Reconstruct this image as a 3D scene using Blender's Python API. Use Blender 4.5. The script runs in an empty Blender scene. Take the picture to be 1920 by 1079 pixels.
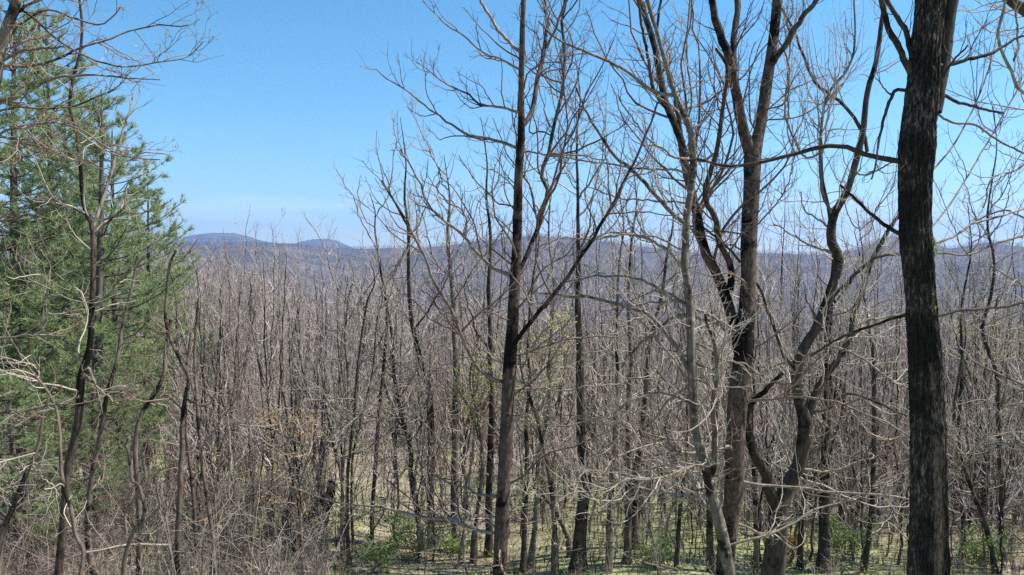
import bpy, math, random
import numpy as np
from mathutils import Vector, noise

random.seed(7)
rng = np.random.default_rng(7)
C = bpy.context.scene.collection
SC = bpy.context.scene

# ------------------------------------------------------------------ camera
F = 1371.0
PITCH = math.atan(40.0 / F)
cd = bpy.data.cameras.new('camera')
cam = bpy.data.objects.new('camera', cd)
C.objects.link(cam)
cam.location = (0, 0, 0)
cam.rotation_euler = (math.pi / 2 - PITCH, 0, 0)
cd.sensor_width = 36
cd.lens = 36 * F / 1920
cd.clip_start = 0.1
cd.clip_end = 40000
SC.camera = cam

# ------------------------------------------------------------------ sky, sun, exposure
SUN_EL, SUN_AZ = math.radians(54), math.radians(86)      # azimuth clockwise from the view direction
w = bpy.data.worlds.new('World')
SC.world = w
w.use_nodes = True
nt = w.node_tree
nt.nodes.clear()
out = nt.nodes.new('ShaderNodeOutputWorld')
bg = nt.nodes.new('ShaderNodeBackground')
sky = nt.nodes.new('ShaderNodeTexSky')
sky.sky_type = 'NISHITA'
sky.sun_disc = False
sky.sun_elevation = SUN_EL
sky.sun_rotation = SUN_AZ
sky.altitude = 900
sky.air_density = 1.0
sky.dust_density = 0.25
sky.ozone_density = 2.0
bg.inputs['Strength'].default_value = 0.092
tc = nt.nodes.new('ShaderNodeTexCoord')
mp = nt.nodes.new('ShaderNodeMapping')
mp.inputs['Scale'].default_value = (2.2, 2.2, 17.0)
nz = nt.nodes.new('ShaderNodeTexNoise')
nz.inputs['Scale'].default_value = 1.7
nz.inputs['Detail'].default_value = 7
nz.inputs['Distortion'].default_value = 0.4
rp = nt.nodes.new('ShaderNodeValToRGB')
rp.color_ramp.elements[0].position = 0.50
rp.color_ramp.elements[1].position = 0.85
rp.color_ramp.elements[1].color = (0.45, 0.45, 0.45, 1)
mix = nt.nodes.new('ShaderNodeMixRGB')
mix.inputs[2].default_value = (7.5, 7.9, 8.2, 1)
nt.links.new(tc.outputs['Generated'], mp.inputs[0])
nt.links.new(mp.outputs[0], nz.inputs['Vector'])
nt.links.new(nz.outputs['Fac'], rp.inputs[0])
sxyz = nt.nodes.new('ShaderNodeSeparateXYZ')
nt.links.new(tc.outputs['Generated'], sxyz.inputs[0])
lowr = nt.nodes.new('ShaderNodeMapRange')
lowr.inputs['From Min'].default_value = 0.085; lowr.inputs['From Max'].default_value = 0.13
lowr.inputs['To Min'].default_value = 1.0; lowr.inputs['To Max'].default_value = 0.03
nt.links.new(sxyz.outputs[2], lowr.inputs['Value'])
cm_ = nt.nodes.new('ShaderNodeMath'); cm_.operation = 'MULTIPLY'
nt.links.new(rp.outputs[0], cm_.inputs[0]); nt.links.new(lowr.outputs[0], cm_.inputs[1])
nt.links.new(cm_.outputs[0], mix.inputs[0])
hs = nt.nodes.new('ShaderNodeHueSaturation')
hs.inputs['Saturation'].default_value = 1.28
hs.inputs['Hue'].default_value = 0.484
nt.links.new(sky.outputs[0], hs.inputs['Color'])
nt.links.new(hs.outputs[0], mix.inputs[1])
nt.links.new(mix.outputs[0], bg.inputs['Color'])
nt.links.new(bg.outputs[0], out.inputs['Surface'])

sd = bpy.data.lights.new('sun', 'SUN')
sd.energy = 5.0
sd.angle = math.radians(0.53)
sd.color = (1.0, 0.95, 0.87)
sun = bpy.data.objects.new('sun', sd)
C.objects.link(sun)
sv = Vector((math.sin(SUN_AZ) * math.cos(SUN_EL), math.cos(SUN_AZ) * math.cos(SUN_EL), math.sin(SUN_EL)))
sun.rotation_euler = sv.to_track_quat('Z', 'Y').to_euler()
sun.location = (30, 0, 60)

vs = SC.view_settings
vs.view_transform = 'Standard'
vs.look = 'None'
vs.exposure = 1.1
vs.gamma = 1.0
vs.use_curve_mapping = False
SC.render.engine = 'CYCLES'
SC.cycles.max_bounces = 5
SC.cycles.diffuse_bounces = 2
SC.cycles.glossy_bounces = 1
SC.cycles.transmission_bounces = 3
SC.cycles.volume_bounces = 0
SC.cycles.transparent_max_bounces = 8
SC.cycles.use_denoising = False

# ------------------------------------------------------------------ helpers: picture to place
cp, sp_ = math.cos(PITCH), math.sin(PITCH)
def at(px, py, d):
    x = (px - 960) / F
    y = (539.5 - py) / F
    dy = cp + y * sp_
    return np.array([x / dy * d, d, (-sp_ + y * cp) / dy * d])

def row_z(row, d):
    return at(960, row, d)[2]

def sstep(a, b, x):
    t = np.clip((x - a) / (b - a), 0, 1)
    return t * t * (3 - 2 * t)

PY = [-12000, -200, -40, 0, 18, 26, 36, 48, 62, 90, 130, 250, 500, 900, 1500, 2300, 3200, 4200, 12000]
PZ = [120, 25, -3, -7.2, -7.9, -8.6, -10.2, -12.0, -15.5, -23, -34, -66, -120, -160, -118, -30, 1, -60, -60]
SY = [-12000, 0, 18, 30, 48, 90, 150, 260, 420, 650, 1000, 1600, 12000]
SZ = [0, 0, .2, .6, 1.0, 7, 16, 46, 90, 118, 95, 20, 0]
RIDGE_PX = [-3000, -400, 200, 640, 700, 800, 900, 960, 1010, 1100, 1200, 1300, 1400, 1500, 1570, 1610, 1670, 1710, 1780, 1850, 1920, 2300, 5000]
RIDGE_RW = [470, 462, 465, 472, 471, 465, 452, 446, 444, 452, 465, 474, 474, 480, 482, 470, 450, 455, 472, 462, 470, 476, 470]
def ground_z(x, y):
    x = np.asarray(x, float); y = np.asarray(y, float)
    r = np.hypot(x, y)
    yy = np.where(y > 0, r * 0.75 + y * 0.25, y)
    z = np.interp(yy, PY, PZ)
    ang = x / np.maximum(np.abs(y), 5)
    w = 1 - sstep(-0.40, -0.10, ang)
    w = w * (y > 0)
    z = z + np.interp(r, SY, SZ) * w
    wr = 0.35 * sstep(0.3, 0.9, ang) * (y > 0)
    z = z + np.interp(r, SY, SZ) * wr
    # crest of the opposite hillside
    px = 960 + F * np.clip(ang, -3, 3)
    hh = (500 - np.interp(px, RIDGE_PX, RIDGE_RW)) / F * 3200
    z = z + hh * sstep(1700, 3150, yy) * (1 - sstep(3300, 4200, yy)) * (y > 0)
    # relief
    q = sstep(100, 1200, r)
    z = z + q * (14 * np.sin(x / 170.0 + 1.3 * np.sin(y / 310.0)) + 9 * np.sin(x / 83.0 + y / 260.0 + 2.0)) * (1 - 0.8 * sstep(2500, 3100, r))
    z = z + 0.18 * np.sin(x / 3.1 + y / 5.0) * np.sin(y / 3.7 - x / 6.0) + 0.10 * np.sin(x * 0.9 + 1.2 * np.sin(y * .6))
    return z

def gz(x, y):
    return float(ground_z(x, y))

def ground_hit(px, py):
    for d in np.arange(8, 400, 0.25):
        p = at(px, py, d)
        if p[2] <= gz(p[0], p[1]):
            return d
    return 60.0

# ------------------------------------------------------------------ helpers: objects
def link(name, me, mat, parent=None, kind=None, loc=(0, 0, 0)):
    o = bpy.data.objects.new(name, me)
    C.objects.link(o)
    o.location = loc
    if mat and me is not None and not me.materials:
        for m in (mat if isinstance(mat, (list, tuple)) else [mat]):
            me.materials.append(m)
    if parent is not None:
        o.parent = parent
    if kind:
        o['kind'] = kind
    return o

def empty(name, label, cat, loc, group=None):
    o = bpy.data.objects.new(name, None)
    C.objects.link(o)
    o.empty_display_size = 0.3
    o.location = loc
    o['label'] = label
    o['category'] = cat
    if group:
        o['group'] = group
    return o

def mesh_np(name, V, faces, k, smooth=True):
    """faces: (m,k) int array"""
    me = bpy.data.meshes.new(name)
    V = np.ascontiguousarray(V, dtype=np.float32)
    faces = np.ascontiguousarray(faces, dtype=np.int32)
    me.vertices.add(len(V))
    me.vertices.foreach_set('co', V.ravel())
    me.loops.add(faces.size)
    me.loops.foreach_set('vertex_index', faces.ravel())
    me.polygons.add(len(faces))
    me.polygons.foreach_set('loop_start', np.arange(0, faces.size, k, dtype=np.int32))
    me.polygons.foreach_set('loop_total', np.full(len(faces), k, dtype=np.int32))
    me.polygons.foreach_set('use_smooth', np.full(len(faces), smooth, dtype=bool))
    me.update(calc_edges=True)
    return me

def norm(v):
    return v / np.maximum(np.linalg.norm(v, axis=-1, keepdims=True), 1e-9)

def tube_arrays(P, R, sides, lump=0.0):
    """P (m,n,3), R (m,n) -> V, quads"""
    m, n, _ = P.shape
    T = np.empty_like(P)
    T[:, 1:-1] = P[:, 2:] - P[:, :-2]
    T[:, 0] = P[:, 1] - P[:, 0]
    T[:, -1] = P[:, -1] - P[:, -2]
    T = norm(T)
    D = norm(P[:, -1] - P[:, 0])
    ax = np.argmin(np.abs(D), axis=1)
    ref = np.zeros((m, 3)); ref[np.arange(m), ax] = 1
    U = norm(np.cross(T, ref[:, None, :]))
    W = np.cross(T, U)
    a = np.arange(sides) * 2 * math.pi / sides
    rr = R[:, :, None] * np.ones(sides)
    if lump > 0:
        rr = rr * (1 + lump * rng.standard_normal(rr.shape))
    V = (P[:, :, None, :] + rr[..., None] * (np.cos(a)[None, None, :, None] * U[:, :, None, :] + np.sin(a)[None, None, :, None] * W[:, :, None, :]))
    V = V.reshape(-1, 3)
    i = np.arange(n - 1)[:, None] * sides
    j = np.arange(sides)[None, :]
    j2 = (j + 1) % sides
    q = np.stack([i + j, i + j2, i + sides + j2, i + sides + j], -1).reshape(-1, 4)
    Q = (q[None] + (np.arange(m) * n * sides)[:, None, None]).reshape(-1, 4)
    return V, Q

def tubes_mesh(name, groups, lump=0.0, origin=(0, 0, 0)):
    """groups: list of (P, R, sides)"""
    Vs, Qs, o = [], [], 0
    for P, R, s in groups:
        if len(P) == 0:
            continue
        V, Q = tube_arrays(P, R, s, lump)
        Vs.append(V); Qs.append(Q + o); o += len(V)
    V = np.concatenate(Vs) - np.asarray(origin)
    return mesh_np(name, V, np.concatenate(Qs), 4)

def catmull(pts, n):
    pts = np.asarray(pts, float)
    if len(pts) == 1:
        return np.repeat(pts, n, 0)
    seg = np.linalg.norm(np.diff(pts[:, :2], axis=0), axis=1)
    s = np.concatenate([[0], np.cumsum(seg)])
    t = np.linspace(0, s[-1], n)
    P = np.vstack([2 * pts[0] - pts[1], pts, 2 * pts[-1] - pts[-2]])
    k = np.clip(np.searchsorted(s, t, side='right') - 1, 0, len(seg) - 1)
    u = ((t - s[k]) / np.maximum(seg[k], 1e-9))[:, None]
    p0, p1, p2, p3 = P[k], P[k + 1], P[k + 2], P[k + 3]
    return 0.5 * ((2 * p1) + (-p0 + p2) * u + (2 * p0 - 5 * p1 + 4 * p2 - p3) * u * u + (-p0 + 3 * p1 - 3 * p2 + p3) * u ** 3)

def lengths(P):
    return np.linalg.norm(np.diff(P, axis=1), axis=2).sum(1)

def spawn(P, R, dens, frac, lmin, lmax, n=6, ang=(0.6, 1.1), up=0.05, wig=0.2, t0=0.1, t1=1.0, rk=0.006, rmin=0.002, rmax=0.6, taper=0.35, flat=0.0, fall=0.6):
    m, N, _ = P.shape
    if m == 0:
        return P[:0, :1].repeat(n, 1), R[:0, :1].repeat(n, 1)
    L = lengths(P)
    cnt = rng.poisson(L * dens * (t1 - t0))
    idx = np.repeat(np.arange(m), cnt)
    if len(idx) == 0:
        return np.zeros((0, n, 3)), np.zeros((0, n))
    t = rng.uniform(t0, t1, len(idx))
    f = np.clip(t * (N - 1), 0, N - 1.001)
    i = f.astype(int); u = (f - i)[:, None]
    p = P[idx, i] * (1 - u) + P[idx, i + 1] * u
    r = R[idx, i] * (1 - u[:, 0]) + R[idx, i + 1] * u[:, 0]
    T = norm(P[idx, i + 1] - P[idx, i])
    rv = rng.standard_normal((len(idx), 3))
    if flat:
        rv[:, 2] *= (1 - flat)
    perp = norm(rv - (rv * T).sum(1, keepdims=True) * T)
    A = rng.uniform(ang[0], ang[1], len(idx))[:, None]
    D = np.cos(A) * T + np.sin(A) * perp
    ln = np.clip(L[idx] * frac * (1 - fall * t) * rng.uniform(0.45, 1.25, len(idx)), lmin, lmax)
    Q = np.empty((len(idx), n, 3))
    Q[:, 0] = p
    step = (ln / (n - 1))[:, None]
    for k in range(1, n):
        D = norm(D + wig * rng.standard_normal(D.shape) + np.array([0, 0, up]))
        Q[:, k] = Q[:, k - 1] + D * step
    rb = np.minimum(r * rmax, rmin + rk * ln)
    rb = np.maximum(rb, rmin)
    s = np.linspace(0, 1, n)[None]
    RR = rb[:, None] * (1 - s * (1 - taper))
    return Q, RR

def leaf_arrays(pts, per, spread, size, aspect=0.5):
    """random little quads round pts"""
    m = len(pts) * per
    c = np.repeat(pts, per, 0) + rng.standard_normal((m, 3)) * spread
    a = norm(rng.standard_normal((m, 3)))
    b = norm(np.cross(a, rng.standard_normal((m, 3))))
    s = size * rng.uniform(0.5, 1.3, (m, 1))
    V = np.stack([c - a * s, c - b * s * aspect, c + a * s, c + b * s * aspect], 1).reshape(-1, 3)
    Q = np.arange(m * 4).reshape(-1, 4)
    return V, Q

# ------------------------------------------------------------------ materials
def mat_base(name, rough=0.9, spec=0.15):
    m = bpy.data.materials.new(name)
    m.use_nodes = True
    b = m.node_tree.nodes['Principled BSDF']
    b.inputs['Roughness'].default_value = rough
    b.inputs['Specular IOR Level'].default_value = spec
    return m, m.node_tree, b

def ramp(nt, pos_cols):
    r = nt.nodes.new('ShaderNodeValToRGB')
    e = r.color_ramp.elements
    while len(e) < len(pos_cols):
        e.new(0.5)
    for i, (p, c) in enumerate(pos_cols):
        e[i].position = p
        e[i].color = (*c, 1) if len(c) == 3 else c
    return r

def bark(name, c_lo, c_hi, c_patch, patch=0.55, sc=14.0, pscale=1.6, bump=0.6, lichen=None, lich=0.66, rnd=0.25, stretch=0.25):
    m, nt, b = mat_base(name)
    N, L = nt.nodes.new, nt.links.new
    tc = N('ShaderNodeTexCoord')
    mp = N('ShaderNodeMapping'); mp.inputs['Scale'].default_value = (1, 1, stretch)
    L(tc.outputs['Object'], mp.inputs[0])
    n1 = N('ShaderNodeTexNoise'); n1.inputs['Scale'].default_value = sc; n1.inputs['Detail'].default_value = 6; n1.inputs['Roughness'].default_value = 0.65
    L(mp.outputs[0], n1.inputs['Vector'])
    r1 = ramp(nt, [(0.32, c_lo), (0.68, c_hi)])
    L(n1.outputs['Fac'], r1.inputs[0])
    n2 = N('ShaderNodeTexNoise'); n2.inputs['Scale'].default_value = pscale; n2.inputs['Detail'].default_value = 5; n2.inputs['Roughness'].default_value = 0.7
    L(tc.outputs['Object'], n2.inputs['Vector'])
    r2 = ramp(nt, [(patch, (0, 0, 0)), (patch + 0.07, (1, 1, 1))])
    L(n2.outputs['Fac'], r2.inputs[0])
    mx = N('ShaderNodeMixRGB'); mx.inputs[2].default_value = (*c_patch, 1)
    L(r2.outputs[0], mx.inputs[0]); L(r1.outputs[0], mx.inputs[1])
    last = mx
    if lichen:
        n3 = N('ShaderNodeTexNoise'); n3.inputs['Scale'].default_value = 7.0; n3.inputs['Detail'].default_value = 8; n3.inputs['Roughness'].default_value = 0.75
        L(tc.outputs['Object'], n3.inputs['Vector'])
        r3 = ramp(nt, [(lich, (0, 0, 0)), (lich + 0.05, (0.8, 0.8, 0.8))])
        L(n3.outputs['Fac'], r3.inputs[0])
        m3 = N('ShaderNodeMixRGB'); m3.inputs[2].default_value = (*lichen, 1)
        L(r3.outputs[0], m3.inputs[0]); L(last.outputs[0], m3.inputs[1])
        last = m3
    oi = N('ShaderNodeObjectInfo')
    mr = N('ShaderNodeMapRange'); mr.inputs['To Min'].default_value = 1 - rnd; mr.inputs['To Max'].default_value = 1 + rnd
    L(oi.outputs['Random'], mr.inputs['Value'])
    hs = N('ShaderNodeHueSaturation')
    L(mr.outputs[0], hs.inputs['Value']); L(last.outputs[0], hs.inputs['Color'])
    L(hs.outputs[0], b.inputs['Base Color'])
    if bump:
        bp = N('ShaderNodeBump'); bp.inputs['Strength'].default_value = bump; bp.inputs['Distance'].default_value = 0.02
        L(n1.outputs['Fac'], bp.inputs['Height']); L(bp.outputs[0], b.inputs['Normal'])
    return m

M_grey = bark('bark_grey', (0.055, 0.042, 0.035), (0.20, 0.155, 0.125), (0.014, 0.012, 0.009), 0.51, lichen=(0.26, 0.25, 0.20), lich=0.64, bump=1.0)
M_dark = bark('bark_dark', (0.025, 0.02, 0.016), (0.09, 0.073, 0.06), (0.01, 0.009, 0.007), 0.52, lichen=(0.26, 0.27, 0.20), lich=0.7)
M_near = bark('bark_near', (0.03, 0.023, 0.019), (0.15, 0.112, 0.09), (0.008, 0.007, 0.005), 0.49, sc=26, pscale=1.3, lichen=(0.22, 0.21, 0.165), lich=0.63, bump=1.0, stretch=0.4)
M_mid = bark('bark_midgrey', (0.13, 0.11, 0.095), (0.32, 0.27, 0.23), (0.03, 0.026, 0.02), 0.56, lichen=(0.34, 0.33, 0.26), lich=0.64)
M_pine = bark('bark_pine', (0.05, 0.04, 0.035), (0.13, 0.11, 0.095), (0.02, 0.02, 0.018), 0.58)
M_branch = bark('bark_branch', (0.11, 0.088, 0.07), (0.32, 0.27, 0.225), (0.04, 0.032, 0.026), 0.57, sc=20, lichen=(0.44, 0.42, 0.33), lich=0.62, bump=0.3)
M_twig = bark('twig', (0.25, 0.21, 0.175), (0.54, 0.47, 0.40), (0.16, 0.125, 0.105), 0.60, sc=5, bump=0)
M_twigred = bark('twig_reddish', (0.27, 0.215, 0.19), (0.53, 0.45, 0.40), (0.19, 0.14, 0.125), 0.58, sc=3, bump=0)
M_twigdark = bark('twig_dark_reddish', (0.10, 0.065, 0.055), (0.24, 0.17, 0.145), (0.06, 0.04, 0.035), 0.58, sc=3, bump=0)
M_lichen = bark('bark_lichened', (0.07, 0.058, 0.048), (0.22, 0.185, 0.155), (0.02, 0.018, 0.013), 0.54, sc=16, lichen=(0.36, 0.35, 0.27), lich=0.55, bump=0.9)
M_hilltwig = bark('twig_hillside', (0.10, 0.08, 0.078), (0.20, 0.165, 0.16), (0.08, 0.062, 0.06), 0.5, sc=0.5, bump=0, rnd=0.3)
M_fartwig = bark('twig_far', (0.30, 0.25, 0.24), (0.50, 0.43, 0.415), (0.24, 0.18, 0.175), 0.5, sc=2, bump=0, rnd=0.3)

def leafmat(name, c1, c2, trans=0.35):
    m, nt, b = mat_base(name, 0.6, 0.3)
    N, L = nt.nodes.new, nt.links.new
    g = N('ShaderNodeNewGeometry')
    r = ramp(nt, [(0.0, c1), (1.0, c2)])
    L(g.outputs['Random Per Island'], r.inputs[0])
    L(r.outputs[0], b.inputs['Base Color'])
    t = N('ShaderNodeBsdfTranslucent'); L(r.outputs[0], t.inputs['Color'])
    mx = N('ShaderNodeMixShader'); mx.inputs[0].default_value = trans
    o = nt.nodes['Material Output']
    L(b.outputs[0], mx.inputs[1]); L(t.outputs[0], mx.inputs[2]); L(mx.outputs[0], o.inputs['Surface'])
    return m
M_needle = leafmat('pine_needles', (0.10, 0.16, 0.065), (0.40, 0.47, 0.22), 0.5)
M_bud = leafmat('buds', (0.22, 0.20, 0.12), (0.34, 0.34, 0.20), 0.3)
M_yellow = leafmat('spring_buds', (0.36, 0.35, 0.10), (0.54, 0.49, 0.18), 0.45)
M_orange = leafmat('orange_buds', (0.40, 0.25, 0.08), (0.48, 0.36, 0.14), 0.45)
M_green = leafmat('fresh_leaves', (0.16, 0.24, 0.07), (0.34, 0.41, 0.16), 0.5)
M_dry = leafmat('dry_leaves', (0.25, 0.15, 0.08), (0.50, 0.36, 0.22), 0.35)
M_grass = leafmat('grass_blades', (0.22, 0.28, 0.10), (0.44, 0.47, 0.24), 0.35)
M_ivy = leafmat('ivy_leaves', (0.05, 0.07, 0.025), (0.14, 0.13, 0.06), 0.3)

# ground: leaf litter and grass near, wooded slope with distance
mg, nt, b = mat_base('ground', 1.0, 0.05)
N, L = nt.nodes.new, nt.links.new
tc = N('ShaderNodeTexCoord')
a1 = N('ShaderNodeTexNoise'); a1.inputs['Scale'].default_value = 0.09; a1.inputs['Detail'].default_value = 6
a2 = N('ShaderNodeTexNoise'); a2.inputs['Scale'].default_value = 3.5; a2.inputs['Detail'].default_value = 8; a2.inputs['Roughness'].default_value = 0.7
L(tc.outputs['Object'], a1.inputs['Vector']); L(tc.outputs['Object'], a2.inputs['Vector'])
rg = ramp(nt, [(0.3, (0.17, 0.19, 0.08)), (0.7, (0.36, 0.38, 0.20))])
rl = ramp(nt, [(0.3, (0.13, 0.10, 0.075)), (0.7, (0.36, 0.29, 0.23))])
L(a2.outputs['Fac'], rg.inputs[0]); L(a2.outputs['Fac'], rl.inputs[0])
rm = ramp(nt, [(0.42, (0, 0, 0)), (0.60, (1, 1, 1))])
L(a1.outputs['Fac'], rm.inputs[0])
mm = N('ShaderNodeMixRGB'); L(rm.outputs[0], mm.inputs[0]); L(rg.outputs[0], mm.inputs[1]); L(rl.outputs[0], mm.inputs[2])
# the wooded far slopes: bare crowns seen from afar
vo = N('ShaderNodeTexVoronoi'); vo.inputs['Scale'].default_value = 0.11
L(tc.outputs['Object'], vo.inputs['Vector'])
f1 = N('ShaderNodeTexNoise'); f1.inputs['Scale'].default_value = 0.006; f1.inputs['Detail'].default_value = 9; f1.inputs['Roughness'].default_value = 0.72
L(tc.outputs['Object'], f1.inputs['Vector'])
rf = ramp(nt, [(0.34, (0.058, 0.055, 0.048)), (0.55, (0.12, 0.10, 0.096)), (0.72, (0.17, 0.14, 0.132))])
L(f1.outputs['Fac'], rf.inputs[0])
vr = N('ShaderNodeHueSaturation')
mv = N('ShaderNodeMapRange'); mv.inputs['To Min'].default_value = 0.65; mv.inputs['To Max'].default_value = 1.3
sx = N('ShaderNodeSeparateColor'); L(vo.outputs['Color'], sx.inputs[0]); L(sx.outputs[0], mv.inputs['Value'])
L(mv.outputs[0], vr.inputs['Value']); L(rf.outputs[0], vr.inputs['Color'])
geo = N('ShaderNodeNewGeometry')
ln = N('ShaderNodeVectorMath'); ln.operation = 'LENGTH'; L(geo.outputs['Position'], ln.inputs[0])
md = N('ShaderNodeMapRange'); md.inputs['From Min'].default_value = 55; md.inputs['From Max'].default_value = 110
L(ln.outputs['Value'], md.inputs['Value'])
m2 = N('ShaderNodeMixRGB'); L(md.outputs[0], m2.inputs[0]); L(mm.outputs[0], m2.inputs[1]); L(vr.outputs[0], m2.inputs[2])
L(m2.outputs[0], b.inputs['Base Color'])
bp = N('ShaderNodeBump'); bp.inputs['Strength'].default_value = 0.7; bp.inputs['Distance'].default_value = 0.08
L(a2.outputs['Fac'], bp.inputs['Height'])
bf = N('ShaderNodeBump'); bf.inputs['Strength'].default_value = 1.0; bf.inputs['Distance'].default_value = 6.0
L(vo.outputs['Distance'], bf.inputs['Height']); L(bp.outputs[0], bf.inputs['Normal'])
mn = N('ShaderNodeMix'); mn.data_type = 'VECTOR'
L(md.outputs[0], mn.inputs['Factor']); L(bp.outputs[0], mn.inputs[4]); L(bf.outputs[0], mn.inputs[5])
L(mn.outputs[1], b.inputs['Normal'])
M_ground = mg

mmt, nt, b = mat_base('mountain', 1.0, 0.0)
N, L = nt.nodes.new, nt.links.new
tc = N('ShaderNodeTexCoord')
f1 = N('ShaderNodeTexNoise'); f1.inputs['Scale'].default_value = 0.004; f1.inputs['Detail'].default_value = 10; f1.inputs['Roughness'].default_value = 0.7
L(tc.outputs['Object'], f1.inputs['Vector'])
rf = ramp(nt, [(0.3, (0.05, 0.045, 0.04)), (0.7, (0.12, 0.10, 0.09))])
L(f1.outputs['Fac'], rf.inputs[0]); L(rf.outputs[0], b.inputs['Base Color'])
M_mount = mmt

# ------------------------------------------------------------------ terrain
NA, NR = 420, 230
th = np.concatenate([np.linspace(-0.75, 0.75, 300, endpoint=False), np.linspace(0.75, 2 * math.pi - 0.75, NA - 300, endpoint=False)])
rad = np.concatenate([[0.0], np.geomspace(1.0, 4600, NR - 1)])
TH, RR = np.meshgrid(th, rad)
X = RR * np.sin(TH); Y = RR * np.cos(TH)
Z = ground_z(X, Y)
V = np.stack([X, Y, Z], -1).reshape(-1, 3)
i = np.arange(NR - 1)[:, None] * NA; j = np.arange(NA)[None]
j2 = (j + 1) % NA
Q = np.stack([i + j, i + NA + j, i + NA + j2, i + j2], -1).reshape(-1, 4)
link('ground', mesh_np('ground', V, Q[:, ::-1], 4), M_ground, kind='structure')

# far blue mountains, a ring of high ground beyond the ridge
M_PX = [-3500, -800, 0, 200, 330, 365, 400, 440, 465, 490, 520, 550, 570, 590, 615, 632, 650, 670, 750, 1200, 1560, 1610, 1670, 1720, 1900, 2600, 5000]
M_RW = [455, 440, 452, 448, 449, 441, 437.5, 438, 444, 452, 457.5, 458, 453, 449.5, 449, 452, 460, 469, 472, 474, 480, 474, 476, 478, 476, 466, 455]
na = 900
th2 = np.concatenate([np.linspace(-0.75, 0.75, 620, endpoint=False), np.linspace(0.75, 2 * math.pi - 0.75, na - 620, endpoint=False)])
prof = [(4500, -0.6), (5600, -0.3), (6700, 0.25), (7500, 0.72), (8000, 1.0), (8400, 0.85), (9300, 0.2), (10500, -0.6)]
rows = []
pxs = 960 + F * np.tan(np.clip(th2, -1.3, 1.3))
pxs = np.where((th2 > 1.3) & (th2 < 2 * math.pi - 1.3), 3000 + 900 * np.sin(th2 * 3), np.where(th2 > math.pi, 960 + F * np.tan(np.clip(th2 - 2 * math.pi, -1.3, 0)), pxs))
topr = np.interp(pxs, M_PX, M_RW)
for k in range(49):
    r0 = 4500 + (10500 - 4500) * k / 48
    g = np.interp(r0, [p[0] for p in prof], [p[1] for p in prof])
    cosn = np.where(np.abs(np.cos(th2)) > 0.7, np.cos(th2), 0.75)
    h = (500 - topr) / F * 8000 * np.abs(cosn)
    nn = np.array([noise.fractal(Vector((math.sin(t) * r0 / 900, math.cos(t) * r0 / 900, 3)), 1.0, 2.0, 5) for t in th2])
    z = np.where(g > 0, h * g, 300 * g) + nn * (70 * (1 - max(g, 0)) + 3)
    rows.append(np.stack([r0 * np.sin(th2), r0 * np.cos(th2), z], -1))
V = np.stack(rows).reshape(-1, 3)
i = np.arange(48)[:, None] * na; j = np.arange(na)[None]; j2 = (j + 1) % na
Q = np.stack([i + j, i + na + j, i + na + j2, i + j2], -1).reshape(-1, 4)
link('mountains', mesh_np('mountains', V, Q[:, ::-1], 4), M_mount, kind='structure')

# ------------------------------------------------------------------ air
hm = bpy.data.materials.new('haze')
hm.use_nodes = True
nt = hm.node_tree; nt.nodes.clear()
o = nt.nodes.new('ShaderNodeOutputMaterial')
pv = nt.nodes.new('ShaderNodeVolumePrincipled')
pv.inputs['Density'].default_value = 1.15e-4
pv.inputs['Color'].default_value = (0.30, 0.50, 0.92, 1)
pv.inputs['Anisotropy'].default_value = 0.2
nt.links.new(pv.outputs[0], o.inputs['Volume'])
hx, z0, z1 = 11000, -420, 640
V = np.array([[x, y, z] for z in (z0, z1) for y in (-hx, hx) for x in (-hx, hx)], float)
Q = np.array([[0, 2, 3, 1], [4, 5, 7, 6], [0, 1, 5, 4], [2, 6, 7, 3], [0, 4, 6, 2], [1, 3, 7, 5]])
link('haze', mesh_np('haze', V, Q, 4, False), hm, kind='stuff')

# ------------------------------------------------------------------ traced trees
NP = 26
def limb_world(pts, ws, d, drift=None, n=NP, crook=0.5):
    """pts pixels along the limb, ws widths (start, end) or one per point, d depth"""
    pts = np.array(pts, float)
    if len(ws) == 2 and len(pts) != 2:
        s = np.concatenate([[0], np.cumsum(np.linalg.norm(np.diff(pts, axis=0), axis=1))]); s /= s[-1]
        ws = ws[0] + (ws[1] - ws[0]) * s
    A = np.column_stack([pts, ws])
    A = catmull(A, n)
    ln = np.linalg.norm(np.diff(A[:, :2], axis=0), axis=1).sum() / F * d
    if drift is None:
        drift = rng.uniform(-0.35, 0.35) * ln
    s = np.linspace(0, 1, n)
    wob = 0.03 * ln * np.sin(s * rng.uniform(4, 9) + rng.uniform(0, 6)) * s
    dd = d + drift * s + wob
    jx = np.cumsum(rng.standard_normal((n, 2)), 0) * crook
    jx -= s[:, None] * jx[-1]
    P = np.array([at(a[0] + j[0], a[1] + j[1], q) for a, j, q in zip(A, jx, dd)])
    R = np.maximum(A[:, 2] * (0.88 if crook > 0.5 else 1.0), 1.0) / 2 / F * dd
    return P, R

def to_ground(P, R, flare=1.25, n=8):
    """carry a trunk that starts below the frame down to the soil"""
    p = P[0]; g = gz(p[0], p[1]) - 0.15
    if p[2] <= g:
        return P, R
    lean = (P[0] - P[3]); lean = lean / max(abs(lean[2]), 1e-3)
    steps = np.linspace(1, 0, n, endpoint=False)
    dz = p[2] - g
    ext = np.array([[p[0] + lean[0] * dz * s * 0.35, p[1], p[2] - dz * s] for s in steps])
    er = R[0] * (1 + (flare - 1) * steps ** 2 + 0.25 * np.exp(-(1 - steps) * 12))
    return np.vstack([ext, P]), np.concatenate([er, R])

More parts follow.
